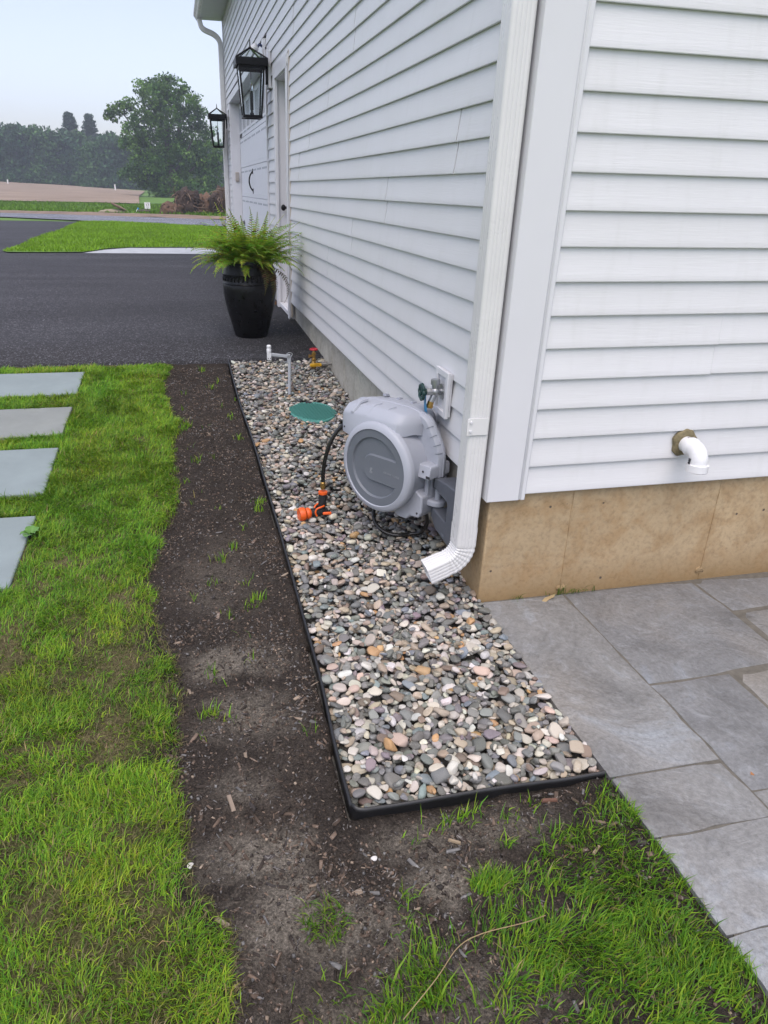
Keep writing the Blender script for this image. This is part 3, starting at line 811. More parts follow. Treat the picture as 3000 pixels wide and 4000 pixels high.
# ------------------------------------------------------------------ hose bib with its mounting block
M_metal = mat('cast_zinc', (.46, .47, .48), .38, metal=.85, var=.15, scale=50, bmp=.2, bscale=200)
M_brass = mat('brass', (.42, .26, .08), .36, metal=.85, var=.15, scale=40)
M_green = mat('dark_green_enamel', (.008, .045, .040), .4, var=.2)
M_tag = mat('blue_plastic_tag', (.02, .22, .42), .4, var=.35, scale=90, stretch=(1, 1, 4))
sp = tag(empty('hose_spigot', (-.014, .47, .615)), 'metal hose spigot with dark green wheel above the hose reel', 'spigot')
b = MB(); b.box((0, -.065, -.085), (-.010, .065, .085)); b.build('mounting_block', M_trim, sp, bevel=.002)
b = MB()
for (y0, y1, z0, z1) in [(-.07, -.046, -.09, .09), (.046, .07, -.09, .09), (-.046, .046, .066, .09), (-.046, .046, -.09, -.066)]:
    b.box((-.010, y0, z0), (-.024, y1, z1))
b.box((-.010, -.046, -.066), (-.014, .046, .066)); b.build('block_frame', M_trim, sp, bevel=.0025)
b = MB(); b.cyl((-.014, 0, .004), (-.020, 0, .004), .030, 24); b.cyl((-.02, 0, .004), (-.062, 0, .004), .0135, 20)
b.ball((-.044, 0, .004), .019, 16, 10); b.cyl((-.062, 0, .004), (-.082, 0, .004), .0155, 6); b.cyl((-.046, 0, .004), (-.046, 0, .040), .013, 18)
b.cyl((-.046, 0, .033), (-.046, 0, .050), .0185, 26); b.cyl((-.046, 0, .05), (-.046, 0, .053), .0165, 26)
b.tube([(-.044, 0, 0), (-.056, -.002, -.026), (-.060, -.002, -.036)], [.013, .0125, .0125], 16)
b.build('valve_body', M_metal, sp, smooth=35)
b = MB(); b.cyl((-.060, -.002, -.034), (-.066, -.002, -.060), .0135, 8); b.cyl((-.064, -.002, -.050), (-.0655, -.002, -.056), .0155, 16); b.build('brass_outlet', M_brass, sp, smooth=35)
b = MB(); b.cyl((-.080, 0, .004), (-.097, 0, .004), .0125, 16, .010)
rim = []
for i in range(49):
    a = 2 * PI * i / 48
    rr = .0275 + .0025 * math.cos(8 * a)
    rim.append((-.100, rr * math.cos(a), .004 + rr * math.sin(a)))
b.tube(rim, .0065, 10, caps=False)
for i in range(4):
    a = PI / 4 + i * PI / 2
    b.tube([(-.095, 0, .004), (-.1, .027 * math.cos(a), .004 + .027 * math.sin(a))], .0048, 8)
b.cyl((-.094, 0, .004), (-.104, 0, .004), .0075, 12)
b.build('hand_wheel', M_green, sp, smooth=45)
b = MB(); rings = []
for k in range(9):
    t = k / 8; hw = .006 + .013 * t ** .7
    c0 = Vector((-.084 - .003 * math.sin(t * 3), -.002 - .006 * t, -.006 - .068 * t))
    rings.append([tuple(c0 + Vector((hw * .25 * math.sin(t * 2), s * hw, .0035 * math.sin(s * 4 + t * 3)))) for s in (-1, -.5, 0, .5, 1)])
top = [[(p[0] - .0012, p[1], p[2]) for p in r] for r in rings]
b.loft([r + t[::-1] for r, t in zip(rings, top)]); b.build('plastic_tag', M_tag, sp, smooth=30)

# ------------------------------------------------------------------ wall lanterns
M_glass, _nt, _b = new_mat('clear_glass')
_b.inputs['Transmission Weight'].default_value = 1; _b.inputs['Roughness'].default_value = 0.02; _b.inputs['IOR'].default_value = 1.25; _b.inputs['Base Color'].default_value = (.94, .97, .97, 1)
M_amber = mat('amber_filament', (.75, .32, .08), .4)
M_candle = mat('grey_candle_sleeve', (.035, .037, .042), .5)
def lantern(label, y):
    L = tag(empty('wall_lantern', (-.014, y, 2.36)), label, 'lantern', 'black lanterns on the long wall')
    cx = -.186
    MB().box((0, -.08, -.15), (-.026, .08, .15)).build('mounting_block', M_trim, L, bevel=.003)
    b = MB(); b.box((-.026, -.028, -.115), (-.044, .028, .09)); b.box((-.044, -.014, .055), (cx + .14, .014, .088)); b.build('back_plate', M_dark, L, bevel=.002)
    hw = .143
    b = MB()
    for s in (-1, 1):
        b.box((cx + s * hw - .009, -hw - .009, .022), (cx + s * hw + .009, hw + .009, .082))
        b.box((cx - hw + .009, s * hw - .009, .022), (cx + hw - .009, s * hw + .009, .082))
    b.build('cap_frame', M_dark, L)
    b = MB()
    apex = Vector((cx, 0, .178))
    for s in (-1, 1):
        for t in (-1, 1):
            b.tube([(cx + s * hw, t * hw, .08), apex], .0085, 6)
    b.ball(apex, .012, 10, 6); b.tube([apex, apex + Vector((0, 0, .035)), apex + Vector((0, .004, .065))], [.008, .0055, .003], 8)
    b.build('roof_frame', M_dark, L, smooth=40)
    b = MB()
    for k in range(4):
        a, c = [(-1, -1), (1, -1), (1, 1), (-1, 1)][k], [(1, -1), (1, 1), (-1, 1), (-1, -1)][k]
        P = [Vector((cx + a[0] * hw * .97, a[1] * hw * .97, .083)), Vector((cx + c[0] * hw * .97, c[1] * hw * .97, .083)), apex - Vector((0, 0, .006))]
        nrm = (P[1] - P[0]).cross(P[2] - P[0]).normalized() * .002
        b.add(P + [p - nrm for p in P], [(0, 1, 2), (5, 4, 3), (0, 2, 5, 3), (2, 1, 4, 5), (1, 0, 3, 4)])
    b.build('roof_glass', M_glass, L)
    t_, bt = .117, .084; zb = -.395
    b = MB()
    for s in (-1, 1):
        for t in (-1, 1):
            b.tube([(cx + s * t_, t * t_, .022), (cx + s * bt, t * bt, zb)], .0115, 4)
    for s in (-1, 1):
        b.box((cx + s * bt - .010, -bt - .010, zb - .014), (cx + s * bt + .010, bt + .010, zb + .012)); b.box((cx - bt + .010, s * bt - .010, zb - .014), (cx + bt - .010, s * bt + .010, zb + .012)); b.box((cx + s * t_ - .006, -t_, -.005), (cx + s * t_ + .006, t_, .022)); b.box((cx - t_ + .006, s * t_ - .006, -.005), (cx + t_ - .006, s * t_ + .006, .022))
    b.build('cage', M_dark, L)
    for k in range(4):
        a, c = [(-1, -1), (1, -1), (1, 1), (-1, 1)][k], [(1, -1), (1, 1), (-1, 1), (-1, -1)][k]
        P = [Vector((cx + a[0] * t_, a[1] * t_, .02)), Vector((cx + c[0] * t_, c[1] * t_, .02)), Vector((cx + c[0] * bt, c[1] * bt, zb)), Vector((cx + a[0] * bt, a[1] * bt, zb))]
        nrm = (P[1] - P[0]).cross(P[2] - P[0]).normalized() * .0025
        MB().add(P + [p - nrm for p in P], [(0, 1, 2, 3), (7, 6, 5, 4), (0, 4, 5, 1), (1, 5, 6, 2), (2, 6, 7, 3), (3, 7, 4, 0)]).build('pane', M_glass, L)
    b = MB(); b.cyl((cx, 0, zb + .06), (cx, 0, -.175), .0155, 16); b.cyl((cx, 0, zb + .035), (cx, 0, zb + .06), .010, 10); b.cyl((cx, 0, zb + .018), (cx, 0, zb + .036), .020, 12); b.cyl((cx, 0, zb - .005), (cx, 0, zb + .02), .008, 8)
    b.box((cx - .085, -.004, zb - .008), (cx + .085, .004, zb + .002))
    b.build('candle_sleeve', M_candle, L, smooth=40)
    b = MB(); b.lathe([(.008, 0), (.0145, .02), (.0165, .035), (.013, .055), (.006, .078), (.002, .092)], 14, Matrix.Translation((cx, 0, -.175))); b.build('bulb', M_glass, L, smooth=60)
    b = MB(); b.cyl((cx, 0, -.17), (cx, 0, -.115), .0042, 8); b.build('filament', M_amber, L)
    b = MB(); b.cyl((cx, 0, -.083), (cx, 0, .07), .0035, 6); b.box((cx - .14, -.004, .045), (cx + .14, .004, .053)); b.build('hanging_rod', M_dark, L)
    return L
lantern('black glass lantern between the entry door and the garage', 5.78)
lantern('black glass lantern beyond the garage at the far corner', 11.52)

# security camera above the garage corner
sc_c = tag(empty('security_camera', (-.014, 6.20, 2.60)), 'small white security camera behind the nearer lantern', 'camera')
MB().box((0, -.05, -.08), (-.022, .05, .08)).build('mounting_block', M_trim, sc_c, bevel=.003)
b = MB(); b.tube(spline([(-.02, 0, .02), (-.05, -.01, .03), (-.075, -.02, .0)], 8), .012, 10); b.build('bracket', M_tag if False else mat('dark_blue_joint', (.03, .05, .12), .5), sc_c, smooth=40)
b = MB(); b.lathe([(.030, -.03), (.037, -.022), (.037, .03), (.030, .036)], 20, Matrix.Translation((-.105, -.03, -.005)) @ Matrix.Rotation(R(62), 4, 'Y') @ Matrix.Rotation(R(25), 4, 'X'))
b.build('camera_head', M_pvc, sc_c, smooth=40)
# garage keypad on the far jamb
kp = tag(empty('keypad', (.062, 11.058, 1.50)), 'beige garage keypad on the far door jamb', 'keypad')
MB().box((-.030, 0, -.075), (.030, -.022, .075)).build('cover', mat('beige_plastic', (.42, .38, .34), .5), kp, bevel=.008)
MB().box((-.022, -.0225, -.06), (.022, -.024, -.052)).build('finger_lip', mat('beige_plastic_dark', (.33, .30, .27), .5), kp)

# ------------------------------------------------------------------ stepping stones
SLAB = ['bluestone stepping slab nearest the driveway, edge of the lawn', 'warm grey stepping slab, second from the driveway', 'pale blue stepping slab, third from the driveway', 'pale stepping slab nearest the camera with a broad-leaf weed at its corner']
for k, (a, c) in enumerate(STX):
    o = tag(empty('stepping_stone', (-2.16, (a + c) / 2, gzf(0, (a + c) / 2) + .010)), SLAB[k], 'stepping stone', 'bluestone slabs set in the lawn')
    hw, hd = .46, (c - a) / 2
    poly = [(-hw, -hd), (hw - .01 * (k % 2), -hd + .006), (hw, hd - .004 * k), (-hw, hd)]
    s = MB().prism(poly, -.05, 0.0); m_ = s.build('slab', [M_blue, M_blue2, M_blue, M_blue][k], o, bevel=.006)
    m_.rotation_euler = (math.atan(.072), 0, R([-.8, .6, .4, -.3][k]))

# ------------------------------------------------------------------ planter
M_glaze = mat('black_glaze', (.005, .005, .0055), .34, var=.3, scale=14, bmp=.12, bscale=18, bdist=.004, spec=.3)
pot = tag(empty('planter_pot', (-.45, 3.95, gzf(0, 3.95) + .002)), 'tall black glazed ceramic planter pot on the driveway', 'planter')
prof = [(.128, 0), (.134, .006), (.147, .05), (.168, .13), (.192, .22), (.208, .30), (.2165, .37), (.2185, .42), (.215, .43), (.218, .437), (.213, .445), (.2125, .50), (.2155, .508), (.2125, .516), (.208, .53), (.198, .575), (.180, .612), (.182, .622), (.176, .632), (.168, .630), (.165, .612), (.17, .57), (.17, .55)]
b = MB(); b.lathe(prof, 56); b.build('body', M_glaze, pot, smooth=40)
b = MB()
for i in range(36):
    a = 2 * PI * i / 36
    b.ball((.213 * math.cos(a), .213 * math.sin(a), .473), .0145, 8, 6, (.55, .9, 1.25))
for i in range(72):
    a = 2 * PI * i / 72
    b.ball((.2135 * math.cos(a), .2135 * math.sin(a), .499), .0045, 6, 4)
o = b.build('embossed_band', M_glaze, pot, smooth=60); o['kind'] = 'stuff'
MB().lathe([(.001, .545), (.171, .545)], 32, caps=False).build('potting_soil', M_slot, pot)

# fern: every frond is a part, meshes shared between alike fronds
def frond_mesh(seed, L, droop, col):
    r = random.Random(seed); V = []; F = []; Cc = []
    n = 26; spine = []
    ang = R(r.uniform(34, 80)); p = Vector((0, 0, 0)); step = L / n
    sway = r.uniform(-.5, .5)
    for i in range(n + 1):
        spine.append(p.copy())
        t = i / n
        el_ = ang - droop * t ** 1.25
        yaw = sway * t * t
        p = p + step * Vector((math.cos(el_) * math.cos(yaw), math.cos(el_) * math.sin(yaw), math.sin(el_)))
    def quad(a, b_, c, d, k):
        base = len(V); V.extend([a, b_, c, d]); F.append((base, base + 1, base + 2, base + 3)); Cc.extend([k] * 4)
    for i in range(n):
        d = (spine[i + 1] - spine[i]).normalized(); sd = d.cross(Vector((0, 0, 1)))
        sd = sd.normalized() if sd.length > .05 else Vector((0, 1, 0))
        up = sd.cross(d)
        w = .0014
        quad(spine[i] - sd * w, spine[i] + sd * w, spine[i + 1] + sd * w, spine[i + 1] - sd * w, (.10, .10, .03))
        t = i / n
        if t < .08: continue
        ln = (.064 * math.sin(PI * min(1, (t + .12) ** .75 * .98)) + .006) * r.uniform(.85, 1.1)
        wd = .0120 * (1 - .35 * t)
        for s in (-1, 1):
            k = [c * r.uniform(.7, 1.3) * (.75 + .35 * t) for c in col]
            if r.random() < .03: k = [.12, .075, .02]
            dr = (sd * s + d * .32 + up * r.uniform(-.32, .05)).normalized()
            a = spine[i] + d * (0 if s > 0 else step * .5)
            mid = a + dr * ln * .55 + up * .002; tip = a + dr * ln - Vector((0, 0, .004))
            base = len(V)
            V.extend([a - d * wd * .55, a + d * wd * .55, mid + d * wd * .6, mid - d * wd * .55, tip]); F.append((base, base + 1, base + 2, base + 3)); F.append((base + 3, base + 2, base + 4)); Cc.extend([k] * 5)
    me = bpy.data.meshes.new('frond'); me.from_pydata([tuple(v) for v in V], [], F)
    a = me.color_attributes.new('Col', 'FLOAT_COLOR', 'POINT')
    a.data.foreach_set('color', np.array([[*c, 1] for c in Cc], np.float32).ravel())
    me.materials.append(M_frond); return me
fern = tag(empty('fern', (-.45, 3.95, gzf(0, 3.95) + .555)), 'bushy green fern growing out of the black planter pot', 'fern')
FM = []
for s in range(16):
    g_ = random.Random(s)
    base = [(.29, .46, .045), (.35, .50, .05), (.22, .38, .04), (.40, .47, .06)][s % 4]
    FM.append(frond_mesh(s, g_.uniform(.40, .54), g_.uniform(.55, 1.75), base))
UPR = [frond_mesh(100 + s, [.52, .44, .40, .36][s % 4],   .45, (.32, .48, .05)) for s in range(4)]
for i in range(230):
    a = i * 2.39996 + random.uniform(-.2, .2)
    r0 = .12 * math.sqrt(random.random())
    o = link('frond', FM[i % 16], fern, (r0 * math.cos(a), r0 * math.sin(a), random.uniform(-.01, .03)), (random.uniform(-.25, .25), random.uniform(-.25, .30), a))
    k = random.uniform(.72, 1.0) if math.sin(a) < .6 else random.uniform(.6, .85); o.scale = (k, k, k)
for i in range(16):
    a = i * 2.1; o = link('frond', UPR[i % 4], fern, (.06 * math.cos(a), .06 * math.sin(a), .0), (0, R(random.uniform(-28, 2)), a)); k = random.uniform(.7, 1.15); o.scale = (k, k, k)
for (rz, k, dx) in [(R(-95), 1.1, 0), (R(170), 1.1, 0), (R(200), 1.15, 0), (R(225), 1.05, 0)]:
    o = link('frond', FM[2], fern, (0, 0, .02), (0, R(25), rz)); o.scale = (k, k, k)
for (rz, k) in [(R(-60), .95), (R(-30), 1.0), (R(-75), .9)]:
    m_ = frond_mesh(300 + int(k * 100), .5, 2.7, (.12, .085, .03)); o = link('frond', m_, fern, (.05, -.05, .0), (0, R(30), rz)); o['label'] = 'withered brown frond hanging over the pot rim'; o.scale = (k, k, k)

# ------------------------------------------------------------------ brass valve, sensor, valve cover
M_red = mat('red_paint', (.48, .02, .035), .45, var=.15)
M_yel = mat('yellow_vinyl', (.72, .40, .015), .45, var=.1)
M_steel = mat('galvanised_pipe', (.30, .29, .27), .5, metal=.6, var=.2)
gv = gzf(0, 2.86)
bv = tag(empty('brass_valve', (-.109, 2.863, gv)), 'brass valve with red wheel and yellow lever by the foundation', 'valve')
b = MB(); b.cyl((0, 0, -.03), (0, 0, .035), .012, 14); b.cyl((.035, 0, .048), (.135, 0, .052), .011, 14); b.cyl((.045, 0, .048), (.062, 0, .049), .017, 8); b.cyl((.085, 0, .05), (.10, 0, .05), .015, 8); b.build('pipe', M_steel, bv, smooth=35)
b = MB(); b.lathe([(.013, .02), (.019, .03), (.021, .05), (.017, .065), (.013, .075), (.018, .08), (.018, .092), (.0125, .097), (.0125, .118), (.016, .121), (.016, .133), (.009, .138), (.007, .152)], 18)
b.cyl((0, 0, .048), (.045, 0, .048), .0145, 14); b.cyl((0, 0, .112), (-.032, -.006, .112), .009, 10); b.cyl((-.03, -.006, .112), (-.038, -.007, .112), .012, 8); b.cyl((0, 0, .048), (0, -.024, .048), .010, 12)
b.build('body', M_brass, bv, smooth=35)
b = MB(); rim = [(.0245 * math.cos(2 * PI * i / 32) * (1 + .06 * math.cos(10 * PI * i / 16)), .0245 * math.sin(2 * PI * i / 32), .158) for i in range(33)]
b.tube(rim, .0062, 8, caps=False)
for i in range(3): b.tube([(0, 0, .158), (.024 * math.cos(i * 2.094), .024 * math.sin(i * 2.094), .158)], .005, 6)
b.cyl((0, 0, .15), (0, 0, .166), .008, 10); b.build('hand_wheel', M_red, bv, smooth=45)
b = MB(); b.box((-.034, -.034, .040), (.052, -.024, .062)); b.build('lever', M_yel, bv, bevel=.004)
b = MB(); b.box((0.0, -.0352, .0555), (.035, -.034, .0575)); b.box((-.005, -.0352, .049), (.04, -.034, .0505)); b.build('lever_print', mat('brown_print', (.25, .12, .01), .6), bv)

gs = gzf(0, 2.40)
M_gpl = mat('grey_pvc', (.46, .48, .51), .45, var=.05)
rs_ = tag(empty('rain_sensor', (-.356, 2.401, gs)), 'white rain sensor on a grey post standing in the river stones', 'sensor')
b = MB(); b.cyl((0, 0, -.05), (.004, 0, .238), .0105, 16); b.box((-.020, -.004, .045), (-.008, .004, .065)); b.build('post', M_gpl, rs_, smooth=35)
b = MB(); b.box((-.118, -.006, -.009), (.0, .006, .009), Matrix.Translation((-.008, 0, .246)) @ Matrix.Rotation(R(9), 4, 'Y')); b.box((-.012, -.009, .205), (.008, .009, .26)); b.build('arm', M_gpl, rs_, bevel=.002)
b = MB(); b.cyl((-.004, -.012, .246), (-.004, .012, .246), .009, 12); b.tube(spline([(.01, .0, .24), (.022, 0, .262), (.0, .002, .27), (-.03, .004, .25), (-.06, .006, .242), (-.12, .006, .252)], 24), .0028, 6); b.build('bolt_and_wire', M_metal, rs_, smooth=40)
b = MB(); b.box((-.142, -.013, .228), (-.116, .013, .272)); b.lathe([(.0125, .27), (.015, .275), (.015, .296), (.0125, .300), (.0125, .304), (.0145, .307), (.0145, .318), (.009, .323)], 20, Matrix.Translation((-.129, 0, 0))); b.build('sensor_head', M_pvc, rs_, bevel=.002)
b = MB()
for dx in (-.136, -.122): b.cyl((dx, -.0128, .240), (dx, -.0145, .240), .003, 8)
b.build('vent_dot', M_ink, rs_)

M_vg = mat('green_valve_plastic', (.085, .285, .245), .55, var=.12, scale=9, bmp=.2, bscale=60)
vc = tag(empty('valve_box_cover', (-.262, 2.05, gzf(0, 2.05) + .004)), 'round green plastic valve cover set flush in the river stones', 'valve cover')
b = MB(); poly = [(.142 * math.cos(2 * PI * i / 40) * (1 if abs(math.cos(2 * PI * i / 40)) < .8 else .985), .175 * math.sin(2 * PI * i / 40)) for i in range(40)]
b.prism(poly, -.05, 0); cv = b.build('lid', M_vg, vc, bevel=.004); 
for k in range(-9, 10):
    u = k * .0155; 
    ext = 1 - (u / .16) ** 2
    if ext <= .06: continue
    hl = .128 * math.sqrt(ext)
    MB().box((-hl, -.003, 0), (hl, .003, .0055)).build('rib', M_vg, vc).matrix_local = Matrix.Rotation(R(38), 4, 'Z') @ Matrix.Translation((0, u, .0))
b = MB(); b.box((-.02, .135, .0), (.02, .165, .006)); b.build('finger_slot', M_slot, vc)
vc.rotation_euler = (math.atan(.072), 0, 0)

# ------------------------------------------------------------------ landscape edging
M_edge = mat('black_edging_plastic', (.017, .017, .018), .42, var=.3, scale=8, bmp=.1)
path = [Vector((p[0], p[1], 0)) for p in EDGE]
sp_ = spline(path, 150)
b = MB(); rings = []
for i, p in enumerate(sp_):
    d = (sp_[min(i + 1, len(sp_) - 1)] - sp_[max(i - 1, 0)]); d.z = 0; d.normalize(); nrm = Vector((-d.y, d.x, 0))
    zt = gzf(p.x, p.y) + .004 + (float(vnoise(i * .13, 2, 1, 7)) - .5) * .008
    sec = [(-.0025, -.13), (.0025, -.13), (.0025, -.026), (.0045, -.024), (.0045, -.020), (.002, -.018), (.002, -.010), (.0045, -.006), (.0052, 0), (.0040, .004), (.0005, .0058), (-.0030, .004), (-.0048, 0), (-.0042, -.006), (-.002, -.010)]
    rings.append([tuple(p + nrm * u + Vector((0, 0, zt + h))) for u, h in sec])
b.loft(rings)
tag(b.build('landscape_edging', M_edge, None, smooth=45), 'black plastic edging strip around the river stone bed', 'edging')

# ------------------------------------------------------------------ hose reel on its swing bracket
M_rl = mat('light_grey_plastic', (.41, .43, .48), .48, var=.03, scale=5, bmp=.10, bscale=500, bdist=.0008)
M_rd = mat('slate_grey_plastic', (.15, .165, .188), .5, var=.03, scale=5, bmp=.12, bscale=500, bdist=.0008)
M_rb = mat('bracket_grey_plastic', (.105, .115, .135), .5, var=.05, scale=6, bmp=.1, bscale=400)
M_logo = mat('pale_print', (.29, .305, .325), .5, var=.02)
M_hose = mat('black_hose_rubber', (.012, .011, .010), .32, var=.2, scale=30, coat=.2)
RO = Vector((-.288, .49, .303)); RZ = math.atan2(-.852, .524)
reel = tag(empty('hose_reel', RO, RZ), 'grey retractable garden hose reel hung beside the downspout', 'hose reel')
TOY = Matrix(((1, 0, 0, 0), (0, 0, 1, 0), (0, -1, 0, 0), (0, 0, 0, 1)))     # lathe axis z -> +y (into the body)
b = MB(); b.lathe([(.05, .0145), (.1608, .0140), (.1612, -.002), (.164, -.0045), (.168, -.0035), (.180, .001), (.187, .006), (.191, .014), (.191, .030), (.186, .034), (.183, .040), (.182, .10), (.181, .14), (.182, .18), (.184, .246), (.190, .25), (.190, .268), (.17, .284), (.02, .285)], 96, TOY)
b.build('drum_housing', M_rl, reel, smooth=28)
# side panel with the sunken C-shaped channel round a tongue
outer = [(.1603 * math.cos(2 * PI * i / 96), .1603 * math.sin(2 * PI * i / 96)) for i in range(96)]
def recess(off):
    Rr = .129 - off; tr = .053 + off; pts = []
    a0 = math.asin((.054 + off) / Rr)
    for i in range(61):
        a = a0 + (2 * PI - 2 * a0) * i / 60
        pts.append((Rr * math.cos(a) * (1 if abs(i - 30) < 29 else .985), Rr * math.sin(a)))
    for i in range(25):
        a = -PI / 2 - PI * i / 24
        pts.append((-.012 + tr * math.cos(a), -.002 + tr * math.sin(a)))
    return pts
h0, h1 = recess(0), recess(.0055)
V = [(x, 0, z) for x, z in outer] + [(x, 0, z) for x, z in h0]
tri = tessellate_polygon([[Vector((x, z, 0)) for x, z in outer], [Vector((x, z, 0)) for x, z in h0]])
b = MB(); b.add(V, [tuple(t) for t in tri])
n0 = len(h0); b.loft([[(x, 0, z) for x, z in h0], [(x, .0015, z) for x, z in [(.8 * p[0] + .2 * q[0], .8 * p[1] + .2 * q[1]) for p, q in zip(h0, h1)]], [(x, .0085, z) for x, z in h1]], caps=False)
V = [(x, .0085, z) for x, z in h1]; b.add(V, [tuple(t) for t in tessellate_polygon([[Vector((x, z, 0)) for x, z in h1]])])
b.loft([[(x, 0, z) for x, z in outer], [(x, .01, z) for x, z in outer]], caps=False)
dp = b.build('side_panel', M_rd, reel, smooth=30)
RXT = Matrix.Rotation(R(90), 4, 'X')
text_mesh('logo', 'g', .036, M_logo, dp, Matrix.Translation((-.018, -.0006, -.008)) @ RXT, .0003)
text_mesh('lettering', 'GIRAFFE TOOLS', .0118, M_logo, dp, Matrix.Translation((.093, -.0006, -.004)) @ RXT, .0003)
# top cover
def cs(u, y0, y1, zb, zs, zt, c=.03):
    return [(u, y0, zb), (u, y0, zs - .012), (u, y0 + .006, zs), (u, y0 + c, zt - .002), (u, y0 + c + .012, zt + .002), (u, .128, zt + .008), (u, .131, zt + .011), (u, .149, zt + .011), (u, .152, zt + .008), (u, y1 - c - .012, zt + .002), (u, y1 - c, zt - .002), (u, y1 - .006, zs), (u, y1, zs - .012), (u, y1, zb)]
b = MB(); b.loft([cs(-.243, .07, .21, .125, .168, .178, .02), cs(-.236, .045, .235, .105, .180, .198), cs(-.222, .034, .246, .098, .190, .214), cs(-.15, .022, .258, .09, .200, .228), cs(-.05, .018, .262, .09, .205, .236), cs(.055, .016, .264, .12, .206, .236), cs(.088, .020, .26, .140, .205, .233), cs(.104, .034, .246, .150, .203, .229), cs(.125, .085, .195, .155, .200, .222, .02), cs(.14, .118, .162, .15, .195, .212, .012)])
tc = b.build('top_cover', M_rl, reel, smooth=32)
for u in (-.150, -.072, .004):                      # sunk slanting grip bars over both shoulders of the cover
    for s in (1, -1):
        Y0 = .14 - s * .118; 
        P = [Vector((u - .010, Y0 + s * .001, .196)), Vector((u - .004, Y0 + s * .012, .212)), Vector((u + .004, Y0 + s * .034, .2375)), Vector((u + .012, Y0 + s * .066, .243))]
        bb = MB(); bb.loft([[tuple(p + Vector((-.0085, 0, -.004))), tuple(p + Vector((.0085, 0, -.004))), tuple(p + Vector((.0065, 0, .0045))), tuple(p + Vector((-.0065, 0, .0045)))] for p in P])
        bb.build('grip_rib', M_rl, tc, smooth=30)
for z_ in (.12,):
    bb = MB(); bb.cyl((-.212, .0345, z_), (-.212, .030, z_), .0035, 10); bb.build('screw_hole', M_slot, tc)
# rim band of the rear shell with moulded segments
outl = [(.09, .224), (.128, .224), (.158, .208), (.186, .168), (.214, .126), (.228, .085), (.232, .04), (.232, -.002)]
sp2 = spline([(u, .14, z) for u, z in outl], 28)
rings = []
for i, p in enumerate(sp2):
    d = (sp2[min(i + 1, 28)] - sp2[max(i - 1, 0)]).normalized(); nn = Vector((d.z, 0, -d.x)) * -1
    nn = Vector((-d.z, 0, d.x)) * -1 if (Vector((-d.z, 0, d.x))).dot(Vector((.3, 0, .3))) < 0 else Vector((-d.z, 0, d.x))
    rings.append([tuple(p + Vector((0, y_, 0)) + nn * h) for y_, h in ((-.024, -.02), (-.024, .002), (-.017, .008), (-.004, .010), (-.003, .013), (.003, .013), (.004, .010), (.017, .008), (.024, .002), (.024, -.02))])
b = MB(); b.loft(rings); b.build('rim_band', M_rl, reel, smooth=32)
for i in (10, 13, 16, 19):
    p = sp2[i]; d = (sp2[i + 1] - sp2[i]).normalized(); nn = Vector((-d.z, 0, d.x)); nn = nn if nn.dot(Vector((1, 0, 1))) > 0 else -nn
    bb = MB(); bb.loft([[tuple(p + d * t + nn * .0012 + Vector((0, y_, 0)) + nn * h) for y_, h in ((-.0255, -.012), (-.0255, .0028), (-.018, .009), (-.0045, .0108))] for t in (-.001, .001)]); bb.build('band_groove', M_rd, reel)
poly = [(.06, .19), (.12, .215), (.150, .200), (.178, .162), (.205, .122), (.218, .085), (.222, .0), (.12, -.02), (.09, .10)]
b = MB(); b.add([(u, y_, z) for y_ in (.122, .158) for u, z in poly], [tuple(range(8, -1, -1)), tuple(range(9, 18))] + [(i, (i + 1) % 9, 9 + (i + 1) % 9, 9 + i) for i in range(9)]); b.build('rear_web', M_rl, reel, bevel=.003)
# hinge ears and foot
b = MB(); b.loft([[(u, .06 if z < .045 else .075, z) for u, z in ((.158, .0), (.238, .0), (.238, .040), (.232, .052), (.172, .052), (.155, .032))], [(u, .19, z) for u, z in ((.158, .0), (.238, .0), (.238, .040), (.232, .052), (.172, .052), (.155, .032))]])
ea = b.build('upper_ear', M_rl, reel, bevel=.004)
bb = MB(); bb.cyl((.205, .0605, .030), (.205, .0590, .030), .0045, 12); bb.box((.222, .0585, .006), (.24, .0605, .016)); bb.build('screw_hole', M_slot, ea)
b = MB(); b.add([(u, y_, z) for y_ in (.065, .215) for u, z in ((.04, -.178), (.16, -.06), (.205, -.085), (.208, -.150), (.192, -.180), (.150, -.184), (.128, -.206), (.08, -.208))], [tuple(range(7, -1, -1)), tuple(range(8, 16))] + [(i, (i + 1) % 8, 8 + (i + 1) % 8, 8 + i) for i in range(8)])
ft = b.build('foot', M_rl, reel, bevel=.006)
bb = MB(); bb.cyl((.185, .0655, -.160), (.185, .0635, -.160), .0045, 12); bb.build('screw_hole', M_slot, ft)
b = MB(); cap = [(.17, .10), (.215, .10)] + [(.226 + .037 * math.cos(a), .139 + .037 * math.sin(a)) for a in [R(-75 + 15 * i) for i in range(11)]] + [(.215, .178), (.17, .178)]
b.prism(cap, -.128, -.102); b.build('lower_ear', M_rl, reel, bevel=.006, seg=3)
b = MB(); b.box((.186, .100, -.104), (.204, .16, .004)); b.box((.170, .12, -.12), (.205, .18, .02)); b.build('spine', M_rl, reel, bevel=.003)
b = MB(); b.cyl((.228, .138, -.178), (.228, .138, .004), .0125, 20); b.build('hinge_pin', M_rl, reel, smooth=40)
